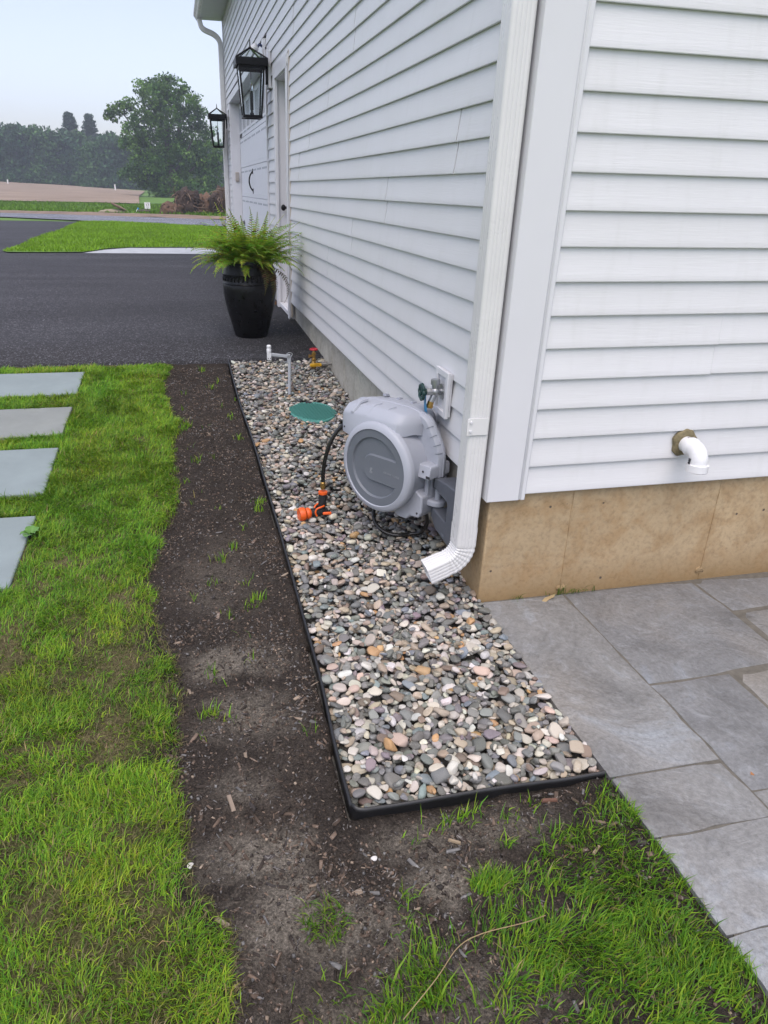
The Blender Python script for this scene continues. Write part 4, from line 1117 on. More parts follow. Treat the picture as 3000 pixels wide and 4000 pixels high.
# wall bracket (fixed to the foundation), built in wall coordinates under the reel
inv = reel.matrix_basis.inverted()
bpy.context.view_layer.update()
inv = (Matrix.Translation(RO) @ Matrix.Rotation(RZ, 4, 'Z')).inverted()
pl = [(.088, .340), (.20, .330), (.345, .303), (.348, .262), (.205, .258), (.198, .250), (.198, .182), (.205, .176), (.348, .172), (.348, .128), (.318, .108), (.30, .10), (.088, .09)]
n = len(pl)
b = MB(); b.add([(x_, y_, z_) for x_ in (-.078, .022) for y_, z_ in pl], [tuple(range(n - 1, -1, -1)), tuple(range(n, 2 * n))] + [(i, (i + 1) % n, n + (i + 1) % n, n + i) for i in range(n)], inv)
wb = b.build('wall_bracket', M_rb, reel, bevel=.005)
b = MB(); b.box((-.0795, .20, .110), (-.076, .222, .120), inv); b.build('bracket_recess', M_slot if False else M_rd, wb)
for base in (-.052, -.178):
    for k in range(6):
        b = MB(); b.lathe([(.020, 0), (.0245, .0015), (.0245, .0055), (.020, .007)], 28, Matrix.Translation((.232, .138, base + k * .0086))); b.build('barrel_ring', M_rb, wb, smooth=40)
    b = MB(); b.cyl((.232, .138, base), (.232, .138, base + .05), .019, 24); b.build('hinge_barrel', M_rb, wb, smooth=40)

# hoses and spray nozzle
hs = tag(empty('garden_hose', (-.43, .73, .15)), 'black hose hanging from the reel down to the spray nozzle', 'hose')
pth = spline([(-.335, .695, .437), (-.365, .712, .425), (-.400, .722, .385), (-.428, .730, .325), (-.445, .738, .255), (-.451, .742, .195), (-.452, .744, .150)], 40)
b = MB(); b.tube(rel(hs, pth), .0088, 14); b.build('hose_pipe', M_hose, hs, smooth=60)
b = MB(); b.lathe([(.0095, 0), (.0095, .004), (.0115, .005), (.0115, .013), (.0095, .014), (.0095, .017), (.0118, .018), (.0118, .03), (.009, .034)], 18, Matrix.Translation((-.022, .014, -.033))); b.build('brass_coupling', M_brass, hs, smooth=30)
fh = tag(empty('supply_hose', (-.15, .55, gzf(0, .55))), 'black supply hose looped on the stones beneath the reel', 'hose')
pth = spline([(-.085, .40, .13), (-.062, .435, .06), (-.070, .475, .000), (-.110, .500, -.018), (-.165, .500, -.020), (-.215, .525, -.014), (-.245, .575, .004), (-.244, .63, .035), (-.215, .66, .085), (-.17, .65, .135)], 60)
b = MB(); b.tube(rel(fh, pth), .0088, 12); b.build('hose_pipe', M_hose, fh, smooth=60)
M_or = mat('orange_plastic', (.80, .115, .012), .42, var=.06)
M_grip = mat('black_grip', (.014, .014, .015), .55, bmp=.3, bscale=400)
nz_ = tag(empty('spray_nozzle', (-.455, .735, gzf(0, .73) + .006)), 'orange and black spray nozzle resting on the river stones', 'nozzle')
b = MB(); b.tube([(.003, .008, .108), (.003, .008, .094), (.0, .006, .06), (-.002, .003, .03), (-.002, 0, .022)], [.0165, .019, .0175, .0155, .016], 20); b.build('grip', M_grip, nz_, smooth=40)
b = MB(); b.cyl((.003, .008, .106), (.003, .008, .116), .0205, 24); b.build('collar', M_or, nz_, smooth=40)
b = MB(); b.tube([(.022, .004, .020), (.0, .001, .022), (-.03, -.004, .022), (-.058, -.008, .022)], [.016, .020, .020, .0205], 22); b.build('barrel', M_grip, nz_, smooth=40)
b = MB(); b.tube([(-.056, -.008, .022), (-.062, -.009, .022), (-.070, -.010, .022), (-.078, -.0115, .022)], [.020, .0255, .0265, .0225], 28); b.build('dial_ring', M_or, nz_, smooth=35)
b = MB(); b.tube([(-.080, -.012, .022), (-.086, -.013, .022), (-.104, -.016, .022), (-.110, -.017, .022)], [.024, .0305, .0310, .0275], 28, caps=False); b.tube([(-.110, -.017, .022), (-.106, -.0165, .022), (-.100, -.0155, .022)], [.0275, .021, .020], 28, caps=True); b.build('spray_head', M_or, nz_, smooth=35)
b = MB()
for i in range(16):
    a = 2 * PI * i / 16; b.cyl((-.0985, -.0153 + .0125 * math.cos(a), .022 + .0125 * math.sin(a)), (-.1015, -.0158 + .0125 * math.cos(a), .022 + .0125 * math.sin(a)), .0016, 6)
b.build('spray_hole', M_slot, nz_)
b = MB(); b.tube(spline([(.004, -.012, .053), (-.010, -.020, .052), (-.028, -.022, .046), (-.036, -.024, .030), (-.030, -.026, .012)], 24), .0042, 10); b.tube(spline([(.004, .026, .053), (-.012, .022, .053), (-.030, .012, .047), (-.036, .006, .034)], 18), .0042, 10); b.tube([(.004, -.012, .053), (.012, .008, .055), (.004, .026, .053)], .0042, 10); b.build('trigger_loop', M_or, nz_, smooth=50)
b = MB(); b.tube([(.012, -.016, .024), (.012, -.024, .024)], [.0165, .0165], 20); b.build('flow_valve', M_grip, nz_, smooth=40)
b = MB(); b.box((-.004, -.035, .017), (.036, -.024, .031)); b.build('flow_lever', M_or, nz_, bevel=.005)

# ------------------------------------------------------------------ river stones
def ico(sub):
    bm = bmesh.new(); bmesh.ops.create_icosphere(bm, subdivisions=sub, radius=1)
    v = np.array([x.co[:] for x in bm.verts]); f = np.array([[q.index for q in p.verts] for p in bm.faces]); bm.free(); return v, f
IC = {2: ico(2), 3: ico(3)}
pr = np.random.default_rng(21)
def pebble_shapes(sub, n):
    v, f = IC[sub]; out = []
    for k in range(n):
        r_ = np.random.default_rng(500 + k)
        p = np.sign(v) * np.abs(v) ** r_.uniform(.68, .95)
        for q in range(7):                                    # shave a few soft facets
            d = r_.normal(size=3); d /= np.linalg.norm(d); c = r_.uniform(.55, .85)
            h = p @ d; p = p - np.clip(h - c, 0, None)[:, None] * d * r_.uniform(.6, .95)
        ph = r_.uniform(0, 6, 3)
        p = p * (1 + .07 * np.sin(2.3 * p[:, [0]] + ph[0]) * np.cos(2.1 * p[:, [1]] + ph[1]) + .04 * np.sin(4 * p[:, [2]] + ph[2] + 3 * p[:, [0]]))
        p[:, 0] *= 1 + .22 * r_.uniform(-1, 1) * p[:, 1]
        if k % 4 == 0: p = np.sign(p) * np.abs(p) ** .85; p[:, 2] *= .75
        out.append(p)
    return out
SH2, SH3 = pebble_shapes(2, 20), pebble_shapes(3, 20)
PAL = [((.155, .157, .140), .15), ((.22, .22, .20), .19), ((.19, .19, .185), .11), ((.19, .215, .235), .04), ((.38, .32, .24), .13), ((.49, .45, .38), .17), ((.57, .55, .50), .075), ((.44, .27, .13), .022), ((.21, .175, .185), .035), ((.21, .245, .23), .03), ((.20, .155, .12), .05), ((.46, .36, .28), .045)]
pw = np.array([p[1] for p in PAL]); pw /= pw.sum()
res = .005
HX0, HY0 = -.72, -.87
HM = None
xs = np.arange(HX0, .04, res); ys = np.arange(HY0, 3.18, res)
XX, YY = np.meshgrid(xs, ys, indexing='ij')
HM = gz(XX, YY) - .040
def excl(x, y):
    return ((x + .262) / .125) ** 2 + ((y - 2.05) / .155) ** 2 < 1
def place(x, y, a, bb_, c, yaw):
    m = int(a / res) + 1
    i0, j0 = int((x - HX0) / res), int((y - HY0) / res)
    sl = (slice(max(0, i0 - m), i0 + m + 1), slice(max(0, j0 - m), j0 + m + 1))
    dx, dy = XX[sl] - x, YY[sl] - y
    u = (dx * math.cos(yaw) + dy * math.sin(yaw)) / a; w = (-dx * math.sin(yaw) + dy * math.cos(yaw)) / bb_
    q = 1 - u * u - w * w; ins = q > 0
    if ins.sum() < 4: return None
    sq = np.sqrt(np.clip(q, 0, 1)); h = HM[sl]
    zc = np.quantile((h + c * sq)[ins], .68)
    return sl, ins, sq, zc
PB = []
N_P = 17500
for k in range(N_P):
    a = float(np.clip(pr.lognormal(math.log(.0138), .30), .0075, .027))
    if pr.random() < .25: a *= .6
    bb_ = a * pr.uniform(.55, .90); c = a * pr.uniform(.32, .62)
    best = None
    for t in range(4):
        y = pr.uniform(-.84, 3.155)
        xl = float(np.interp(y, EY, EX)) + .006 + a * .6; xr = (.020 if y > 0 else .012) - a * .6
        if y < -.81: xl += .010
        if y < -.85 + a or y > 3.16 - a: continue
        x = pr.uniform(xl, xr)
        if pr.random() < .10: x = xr - pr.uniform(-.3 * a, .012)
        if excl(x, y): continue
        hh = HM[int((x - HX0) / res), int((y - HY0) / res)] - gzf(x, y)
        if best is None or hh < best[0]: best = (hh, x, y)
    if best is None or best[0] > (.003 if best[2] < .1 else -.003): continue
    _, x, y = best
    yaw = pr.uniform(0, 2 * PI)
    r_ = place(x, y, a, bb_, c, yaw)
    if r_ is None: continue
    sl, ins, sq, zc = r_
    HM[sl] = np.where(ins, np.maximum(HM[sl], zc + c * sq), HM[sl])
    col = np.array(PAL[pr.choice(len(PAL), p=pw)][0]) * pr.uniform(.8, 1.22) * (1 + pr.normal(0, .03, 3))
    PB.append((x, y, zc, a, bb_, c, yaw, pr.normal(0, .22), pr.normal(0, .22), int(pr.integers(20)), np.clip(col, .02, .75)))
def seen(p):                                          # stones buried under the others are not built
    r_ = place(p[0], p[1], p[3], p[4], p[5], p[6])
    if r_ is None: return True
    sl, ins, sq, _ = r_
    return ((p[2] + p[5] * sq > HM[sl] - .0012) & ins).sum() > .06 * ins.sum()
PB = [p for p in PB if seen(p)]
bed = sheet('gravel_bed', [(-.70, -.85), (.012, -.86), (.012, 0), (.024, 0.01), (.024, 3.168), (-.70, 3.168)], mat('stone_grit', (.13, .122, .108), .9, var=.35, scale=60, bmp=.8, bscale=90, bdist=.01), -.046, .1, label='bed of mixed river stones along the wall')
ca = np.array(camo.location)
order = sorted(range(len(PB)), key=lambda i: -(PB[i][3] * PB[i][4]) ** .5 / np.linalg.norm(np.array(PB[i][:3]) - ca) * (1 if PB[i][2] - gzf(PB[i][0], PB[i][1]) > -.022 else .3))
top = set(order[:300])
def rotm(p):
    return np.array((Matrix.Rotation(p[6], 3, 'Z') @ Matrix.Rotation(p[7], 3, 'X') @ Matrix.Rotation(p[8], 3, 'Y')))
PM = []
for k in range(20):
    me = np_mesh('river_stone', SH3[k], IC[3][1], M_peb, smooth=True); PM.append(me)
VV, FF, CC = [], [], []; nv = 0
for i, p in enumerate(PB):
    if i in top:
        o = link('pebble', PM[p[9]], bed, (p[0], p[1], p[2]), Matrix(rotm(p).tolist()).to_euler()); o.scale = (p[3], p[4], p[5]); o.color = (*p[10], 1)
        continue
    near = p[1] < -.05
    v, f = (SH3 if near and p[2] - gzf(p[0], p[1]) > -.03 else SH2)[p[9]], None
    f = IC[3][1] if len(v) > 100 else IC[2][1]
    VV.append((v * np.array(p[3:6])) @ rotm(p).T + np.array(p[:3])); FF.append(f + nv); CC.append(np.repeat(p[10][None], len(v), 0)); nv += len(v)
g_ = link('gravel', np_mesh('gravel', np.concatenate(VV), np.concatenate(FF), M_peb_stuff, np.concatenate(CC), True), bed); g_['kind'] = 'stuff'

# ------------------------------------------------------------------ grass
gr = np.random.default_rng(5)
def blades(P, h, w, az, lean, col, curl=None):
    """P (N,3) roots; each blade two quads-and-a-tip long, bending over in direction az"""
    n = len(P); d = np.stack([np.cos(az), np.sin(az), 0 * az], 1); s = np.stack([-np.sin(az + .3), np.cos(az + .3), 0 * az], 1)
    up = np.array([0, 0, 1.0])
    l1 = lean * .5; l2 = lean * 1.35
    m = P + (h * .5)[:, None] * (np.sin(l1)[:, None] * d + np.cos(l1)[:, None] * up)
    t = m + (h * .55)[:, None] * (np.sin(l2)[:, None] * d + np.cos(l2)[:, None] * up)
    V = np.stack([P - s * w[:, None], P + s * w[:, None], m + s * w[:, None] * .85, m - s * w[:, None] * .85, t], 1).reshape(-1, 3)
    k = np.arange(n)[:, None] * 5
    return V, [k + np.array([[0, 1, 2, 3]]), k + np.array([[3, 2, 4]])], np.repeat(col, 5, 0)
def grass_cols(n, yel=0.25, dark=0.3):
    base = np.array([(.19, .37, .022)]) * np.ones((n, 1))
    r_ = gr.random(n)
    base[r_ < yel] = (.28, .42, .03)
    base[r_ > 1 - dark] = (.10, .25, .02)
    base[(r_ > .44) & (r_ < .475)] = (.34, .29, .12)
    return base * gr.uniform(.7, 1.25, (n, 1)) * (1 + gr.normal(0, .06, (n, 3)))
def bulk(name, sets, label):
    V, F4, F3, Cc, nv = [], [], [], [], 0
    for v, (q, t), c in sets:
        V.append(v); F4.append(q + nv); F3.append(t + nv); Cc.append(c); nv += len(v)
    return tag(link(name, np_mesh(name, np.concatenate(V), [np.concatenate(F4), np.concatenate(F3)], M_grass, np.clip(np.concatenate(Cc), .005, .9))), label, 'grass', None, 'stuff')
def scatter(n, x0, x1, y0, y1): return gr.uniform(x0, x1, n), gr.uniform(y0, y1, n)
sets = []
# main lawn
n = 620000
x, y = scatter(n, -2.75, -.95, -1.75, 3.12)
be = bed_edge(y)
lush = np.clip((y + .1) / 1.2, .0, 1)
pat = fnoise(x, y, 8, 11, 4); pat2 = fnoise(x, y, 16, 14, 2)
dens = np.clip(.30 + .62 * lush + (0.54 - pat) * (2.6 - 1.6 * lush) + (pat2 - .5) * 1.5, .10, 1)
dens *= np.clip((be - x) / .03 + .35, 0, 1) * (x < be + .02)
vis = (x > -1.0 - .33 * (y + 2.06) - .25)               # beyond the frame the lawn thins out
dens *= np.where(vis, 1, .30)
keep = (gr.random(n) < dens * .80) & ~in_stone(x, y, .004)
x, y, lush, pat = x[keep], y[keep], lush[keep], pat[keep]
n = len(x)
h = gr.uniform(.016, .046, n) * (.85 + .35 * fnoise(x, y, 8, 20, 2) * 2 - .2)
edge = in_stone(x, y, .05); h[edge] *= 1.35
w = gr.uniform(.0006, .0015, n) * (1 + .20 * np.clip(y + 1, 0, 4))
az = fnoise(x, y, 6, 30, 2) * 12 + gr.normal(0, 1.2, n)
lean = gr.uniform(.45, 1.45, n)
c = grass_cols(n, .22, .30)
tone = fnoise(x, y, 3.5, 40, 3)[:, None]
c = c * (0.72 + .56 * tone) * np.array([1.0, 1.0, 1.0])
c[:, 0] *= (0.8 + .5 * fnoise(x, y, 4, 44, 2))
sets.append(blades(np.stack([x, y, soil_h(x, y) - .003], 1), h, w, az, lean, c))
# dead thatch lying between the living blades
n = 110000
x, y = scatter(n, -2.4, -.95, -1.7, 3.1)
keep = (x < bed_edge(y) + .02) & ~in_stone(x, y, .01) & (x > -1.0 - .33 * (y + 2.06) - .1) & (gr.random(n) < .75 - .5 * np.clip((y + .1) / 1.2, 0, 1))
x, y = x[keep], y[keep]; n = len(x)
c = np.array([(.20, .17, .08), (.13, .12, .05), (.26, .22, .11), (.12, .16, .03)])[gr.integers(4, size=n)] * gr.uniform(.6, 1.2, (n, 1))
sets.append(blades(np.stack([x, y, soil_h(x, y) + .001], 1), gr.uniform(.012, .035, n), gr.uniform(.0006, .0013, n), gr.uniform(0, 6.28, n), gr.uniform(1.1, 1.5, n), c))
# grass coming back in front of the stone bed
n = 90000
x, y = scatter(n, -1.05, .012, -1.9, -.86)
yb = np.interp(x, [-1.05, -.85, -.68, -.62, -.56, -.37, -.24, -.02, .02], [-1.30, -1.21, -1.15, -1.04, -1.10, -1.09, -.96, -.90, -.90])
dens = np.clip((yb - y) / .22, 0, 1) ** .9 * np.clip(.10 + .35 * np.clip((x + .5) / .4, 0, 1) * np.clip((-1.02 - y) / .15, 0, 1) + (fnoise(x, y, 11, 50, 3) - .42) * 3.0, .03, .95)
dens = np.maximum(dens, (y < -.93) * .9 * (((x + .41) / .055) ** 2 + ((y + 1.09) / .03) ** 2 < 1))
dens = np.maximum(dens, .8 * (((x + .80) / .05) ** 2 + ((y + 1.10) / .05) ** 2 < 1) * (gr.random(n) < .5))
keep = gr.random(n) < dens * .75
x, y = x[keep], y[keep]; n = len(x)
h = gr.uniform(.018, .052, n); w = gr.uniform(.0009, .0018, n)
sets.append(blades(np.stack([x, y, soil_h(x, y) - .003], 1), h, w, fnoise(x, y, 7, 60, 2) * 12 + gr.normal(0, 1, n), gr.uniform(.3, 1.25, n), grass_cols(n, .16, .42) * .85))
# small weeds sprouting in the bare soil
tuf = [(-1.0, 1.45, 16), (-.715, .93, 26), (-.73, .86, 20), (-.74, 1.72, 12), (-.87, .56, 16), (-.93, .46, 18), (-.80, .17, 22), (-.84, .14, 18), (-.93, .10, 10), (-1.02, -.41, 40), (-1.03, 1.95, 30), (-1.05, 1.9, 30), (-.86, 2.6, 14), (-.9, 3.0, 20), (-.97, .3, 10), (-1.0, -.22, 14), (-.30, -.93, 18), (-.22, -.91, 14), (-.41, -.905, 20), (-.38, -.90, 18), (-.44, -.905, 16), (-.33, -1.0, 22), (-.2, -1.02, 26), (-.12, -1.0, 20), (-.25, -1.06, 26), (-.5, -.93, 8), (-.56, -.95, 8), (-.05, -.93, 16), (.0, -.9, 14), (.005, -1.0, 24), (.003, -1.1, 24), (.004, -1.2, 24)]
for k in range(26): tuf.append((gr.uniform(-1.05, -.72), gr.uniform(-.6, 2.9), int(gr.integers(2, 7))))
xs_, ys_ = [], []
for tx, ty, m in tuf:
    xs_.append(gr.normal(tx, .014, m)); ys_.append(gr.normal(ty, .012, m))
x = np.minimum(np.concatenate(xs_), .008); y = np.concatenate(ys_); n = len(x)
sets.append(blades(np.stack([x, y, soil_h(x, y) - .003], 1), gr.uniform(.02, .055, n), gr.uniform(.0010, .0020, n) * (1 + .15 * np.clip(y + 1, 0, 4)), gr.uniform(0, 6.28, n), gr.uniform(.15, .9, n), grass_cols(n, .25, .2)))
# a few tall broad blades in the foreground
x = np.array([-.66, -.64, -.60, -.70, -.62, -.58, -.55, -1.34, -1.36]); y = np.array([-1.24, -1.25, -1.24, -1.26, -1.31, -1.32, -1.33, -1.05, -1.06]); n = len(x)
sets.append(blades(np.stack([x, y, soil_h(x, y)], 1), gr.uniform(.08, .12, n), gr.uniform(.002, .0035, n), gr.uniform(0, 6.28, n), gr.uniform(.4, .9, n), np.array([(.20, .34, .03)]) * gr.uniform(.8, 1.1, (n, 1))))
bulk('lawn_grass', sets, 'patchy green grass growing on the lawn soil')
# the lawn beyond the driveway
n = 60000
x, y = scatter(n, -4.3, .8, 12.9, 26.2)
keep = (y > np.interp(x, [-4.3, -2.8, -2.4, -2.0, -.5, .8], [13.0, 13.05, 13.9, 14.3, 14.45, 14.2])) & (y < np.interp(x, [-4.3, -3.4, -1.75, .3, .8], [25.6, 26.3, 24.9, 23.1, 22.8])) & (x > -4.28 + .08 * np.sin(y))
x, y = x[keep], y[keep]; n = len(x)
c = np.array([(.21, .38, .018)]) * gr.uniform(.65, 1.25, (n, 1)) * (.75 + .5 * fnoise(x, y, 1.2, 70, 3)[:, None])
s1 = blades(np.stack([x, y, gz(x, y) + .025], 1), gr.uniform(.04, .085, n), gr.uniform(.005, .011, n), gr.uniform(0, 6.28, n), gr.uniform(.2, .9, n), c)
bulk('far_lawn_grass', [s1], 'bright green mown grass beyond the driveway')
n = 26000
x, y = scatter(n, -16, 5, 34.3, 53)
keep = (y > np.interp(x, [-16, -10.5, -6.5, -1.9, 1.1, 5], [40.6, 38, 37.2, 35.7, 34.6, 32])) & (gr.random(n) < .25 + .75 * np.clip((fnoise(x, y, .5, 80, 3) - .3) * 4, 0, 1))
x, y = x[keep], y[keep]; n = len(x)
c = np.array([(.13, .25, .02)]) * gr.uniform(.6, 1.2, (n, 1)) * (.7 + .6 * fnoise(x, y, .4, 75, 3)[:, None])
bulk('meadow_grass', [blades(np.stack([x, y, gz(x, y) + .0], 1), gr.uniform(.06, .18, n), gr.uniform(.02, .045, n), gr.uniform(0, 6.28, n), gr.uniform(.1, .7, n), c)], 'rough green grass between the road and the ploughed field')

# ------------------------------------------------------------------ mulch: chips and grit on the soil
mr = np.random.default_rng(9)
VV, FF, CC, nv = [], [], [], 0
bx = np.array([(-1, -1, -1), (1, -1, -1), (1, 1, -1), (-1, 1, -1), (-.9, -.8, 1), (.85, -.9, 1), (.9, .7, 1), (-.8, .9, 1)], float)
bf = np.array([(3, 2, 1, 0), (4, 5, 6, 7), (0, 1, 5, 4), (1, 2, 6, 5), (2, 3, 7, 6), (3, 0, 4, 7)])
n = 95000
x = mr.uniform(-1.25, .0, n); y = mr.uniform(-1.6, 3.1, n)
cl = fnoise(x, y, 7, 90, 2)
ok = (x > bed_edge(y) - .02) & ~((y > -.87) & (x > np.interp(y, EY, EX) - .012)) & (mr.random(n) < np.clip((cl - .33) * 2.6, .30, 1))
x, y = x[ok], y[ok]; n = len(x)
big = mr.random(n) < np.where(y < -.3, .08, .018)
l = np.where(big, mr.uniform(.008, .018, n), mr.uniform(.0022, .0075, n))
S = np.stack([l, l * mr.uniform(.14, .38, n), l * mr.uniform(.08, .2, n)], 1)
crumb = ~big & (mr.random(n) < .4)
S[crumb] = l[crumb, None] * np.array([.55, .45, .4])
a1, a2, a3 = mr.uniform(0, 6.28, n), mr.normal(0, .35, n), mr.normal(0, .5, n)
V = bx[None] * S[:, None] * mr.uniform(.7, 1.25, (n, 8, 3))
def rot2(V, i, j, a):
    c, s_ = np.cos(a)[:, None], np.sin(a)[:, None]; p, q = V[..., i].copy(), V[..., j].copy()
    V[..., i] = c * p - s_ * q; V[..., j] = s_ * p + c * q
rot2(V, 1, 2, a3); rot2(V, 2, 0, a2); rot2(V, 0, 1, a1)
V += np.stack([x, y, soil_h(x, y) + S[:, 2] * .5], 1)[:, None]
pc = np.array([(.045, .036, .030), (.09, .066, .05), (.165, .12, .09), (.06, .052, .048), (.28, .22, .165), (.16, .155, .15)])
c = pc[mr.choice(6, n, p=[.38, .25, .12, .14, .04, .07])] * mr.uniform(.7, 1.2, (n, 1))
VV = [V.reshape(-1, 3)]; FF = [(bf[None] + (np.arange(n) * 8)[:, None, None]).reshape(-1, 4)]; CC = [np.repeat(c, 8, 0)]
tag(link('mulch', np_mesh('mulch', np.concatenate(VV), np.concatenate(FF), M_chip, np.concatenate(CC))), 'loose wood chips and grit scattered over the dark soil', 'mulch', None, 'stuff')
# stray stones and chips one can point at
for k, (x, y, a, c, lb) in enumerate([(-.659, -.972, .0075, (.62, .60, .57), 'small white pebble alone on the soil in front of the stone bed'), (-1.083, -.909, .0085, (.62, .60, .55), 'small white pebble at the edge of the lawn')]):
    o = link('stray_pebble', PM[k + 3], None, (x, y, float(soil_h(np.array(x), np.array(y))) + .004), (0, 0, k)); o.scale = (a, a * .8, a * .6); o.color = (*c, 1); tag(o, lb, 'pebble')
for k, (x, y, l, yaw, c, lb) in enumerate([(-.977, -.748, .028, 1.75, (.27, .21, .16), 'long pale wood chip standing out on the soil left of the edging'), (-.457, -.968, .016, -.5, (.30, .23, .15), 'short pale wood chip on soil in front of the stone bed'), (-.17, -.90, .022, -.1, (.15, .075, .05), 'reddish brown bark chip just in front of the edging'), (-.13, -1.06, .017, .6, (.34, .26, .17), 'tan wood chip lying among grass by the patio')]):
    s = MB(); s.add((bx * np.array([l, l * .2, .0028])).tolist(), bf.tolist())
    me = s.mesh('wood_chip', mat('chip_%s' % 'abcd'[k], c, .85, bmp=.3, bscale=60, stretch=(.2, 1, 1)))
    o = link('wood_chip', me, None, (x, y, float(soil_h(np.array(x), np.array(y))) + .004), (0, .05, yaw)); tag(o, lb, 'wood chip')

# dry straw stalk, weed, litter on the patio, tufts at the wall foot
M_straw = mat('dry_straw', (.30, .22, .11), .8)
b = MB(); b.tube(spline([(-.70, -1.335, -.075), (-.62, -1.29, -.05), (-.56, -1.245, -.045), (-.50, -1.225, -.05), (-.40, -1.215, -.06), (-.34, -1.20, -.075)], 30), .0010, 6)
tag(b.build('straw_stalk', M_straw), 'dry tan grass stalk lying across the grass at the bottom', 'straw')
wd = tag(empty('broadleaf_weed', (-1.69, .74, gzf(0, .74) - .005)), 'small broad-leaf weed at the corner of the nearest stepping slab', 'weed')
M_weed = mat('weed_leaf', (.10, .23, .04), .5, var=.2)
for k in range(7):
    a = k * .9; L_ = .032 + .012 * (k % 3)
    prof = [(0, 0), (.2, .35), (.5, .5), (.8, .35), (1, 0)]
    V = []; F = []
    for i, (t, w_) in enumerate(prof):
        for s in (-1, 0, 1):
            V.append((t * L_, s * w_ * L_ * .75, .02 + .022 * math.sin(t * 2.2) - .004 * (s == 0)))
    for i in range(4):
        for s in range(2): F.append((i * 3 + s, i * 3 + s + 1, i * 3 + s + 4, i * 3 + s + 3))
    MB().add(V, F).build('leaf', M_weed, wd, smooth=60, rot=(0, 0, a))
b = MB(); b.tube([(0, 0, 0), (.002, 0, .025)], .0022, 6); b.build('stem', M_weed, wd)
M_tuft = attr_mat('tuft_blades', .6, .2)
for k, (x, m, lb) in enumerate([(.155, 9, 'thin grass tuft at the foundation foot nearest the house corner'), (.375, 34, 'bigger grass tuft growing at the foot of the foundation')]):
    px = gr.normal(x, .012 if k == 0 else .05, m); py = gr.uniform(-.006, .0, m)
    v, (q, t), c = blades(np.stack([px, py, np.full(m, -.074)], 1), gr.uniform(.03, .07, m), gr.uniform(.0009, .0016, m), gr.uniform(3.4, 6.0, m), gr.uniform(.3, 1.4, m), grass_cols(m, .05, .7) * .6)
    tag(link('grass_tuft', np_mesh('grass_tuft', v, [q, t], M_tuft, c)), lb, 'grass tuft', 'grass tufts at the wall foot')
def litter(name, x, y, shape, m, label, cat, z=.004, rz=0):
    o = MB().add(*shape).build(name, m, None, smooth=40, loc=(x, y, -.070 - .014 * x + z), rot=(0, 0, rz)); tag(o, label, cat)
chip_shape = ((bx * np.array([.013, .006, .003])).tolist(), bf.tolist())
litter('charcoal_chip', .452, -.275, chip_shape, M_dark, 'small black chip lying on the patio slab', 'chip', rz=-.3)
litter('bark_flake', .40, -.945, ((bx * np.array([.011, .005, .004])).tolist(), bf.tolist()), mat('orange_bark', (.35, .15, .05), .8), 'orange brown bark flake on the patio slab near the edge', 'bark flake', rz=.9)
litter('leaf_scrap', .70, -.30, ((bx * np.array([.012, .009, .0015])).tolist(), bf.tolist()), mat('tan_scrap', (.30, .22, .10), .8), 'tan leaf scrap in the middle of the far patio slab', 'leaf', rz=.4)
lf = MB(); lf.add([(0, 0, 0), (.02, .006, .004), (.05, .008, .001), (.078, .004, .006), (.06, -.006, .002), (.03, -.01, .005), (.008, -.012, .0)], [(0, 1, 2, 3, 4, 5, 6)])
tag(lf.build('dry_leaf', mat('dry_leaf', (.36, .27, .14), .7), None, loc=(.245, -.040, -.068), rot=(.1, 0, .35)), 'curled dry leaf at the foot of the foundation', 'leaf')
for k, (x, y) in enumerate([(.60, -.075), (.625, -.105), (.66, -.11), (.665, -.125)]):
    litter('paint_fleck', x, y, ((bx * np.array([.005, .003, .0008])).tolist(), bf.tolist()), bpy.data.materials.get('blue_fleck') or mat('blue_fleck', (.04, .12, .42), .5), 'tiny blue paint fleck on the patio, %s of four from the left' % ['first', 'second', 'third', 'fourth'][k], 'paint fleck', .003, k)
for o in bpy.data.objects:
    if o.name.startswith('paint_fleck'): o['group'] = 'blue flecks on the patio'
wbk = tag(empty('wood_block', (-.06, 5.62, gzf(0, 5.6))), 'small brown wood block behind the planter by the door', 'wood block')
MB().box((-.06, -.05, 0), (.04, .05, .04)).build('block', mat('brown_wood', (.22, .12, .06), .7, stretch=(1, 6, 6)), wbk, bevel=.004)
MB().box((-.04, -.04, .04), (.03, .04, .10)).build('upper_block', mat('brown_wood2', (.18, .10, .05), .7), wbk, bevel=.004)
# pale flakes on the asphalt
dr = np.random.default_rng(31); VV, FF, CC, nv = [], [], [], 0
for k in range(260):
    y = dr.uniform(3.2, 5.6); x = -abs(dr.normal(0, .45)) - .01
    if (x + .45) ** 2 + (y - 3.95) ** 2 < .15 ** 2: continue
    l = dr.uniform(.002, .008); Rm = np.array(Matrix.Rotation(dr.uniform(0, 6.28), 3, 'Z'))
    VV.append((bx * np.array([l, l * dr.uniform(.2, .6), .0012])) @ Rm.T + (x, y, gzf(x, y) + .008)); FF.append(bf + nv); CC.append(np.repeat(np.array([(.34, .31, .25)]) * dr.uniform(.5, 1.1), 8, 0)); nv += 8
tag(link('asphalt_litter', np_mesh('asphalt_litter', np.concatenate(VV), np.concatenate(FF), M_chip, np.concatenate(CC))), 'pale flakes of leaf litter on the asphalt round the planter', 'litter', None, 'stuff')

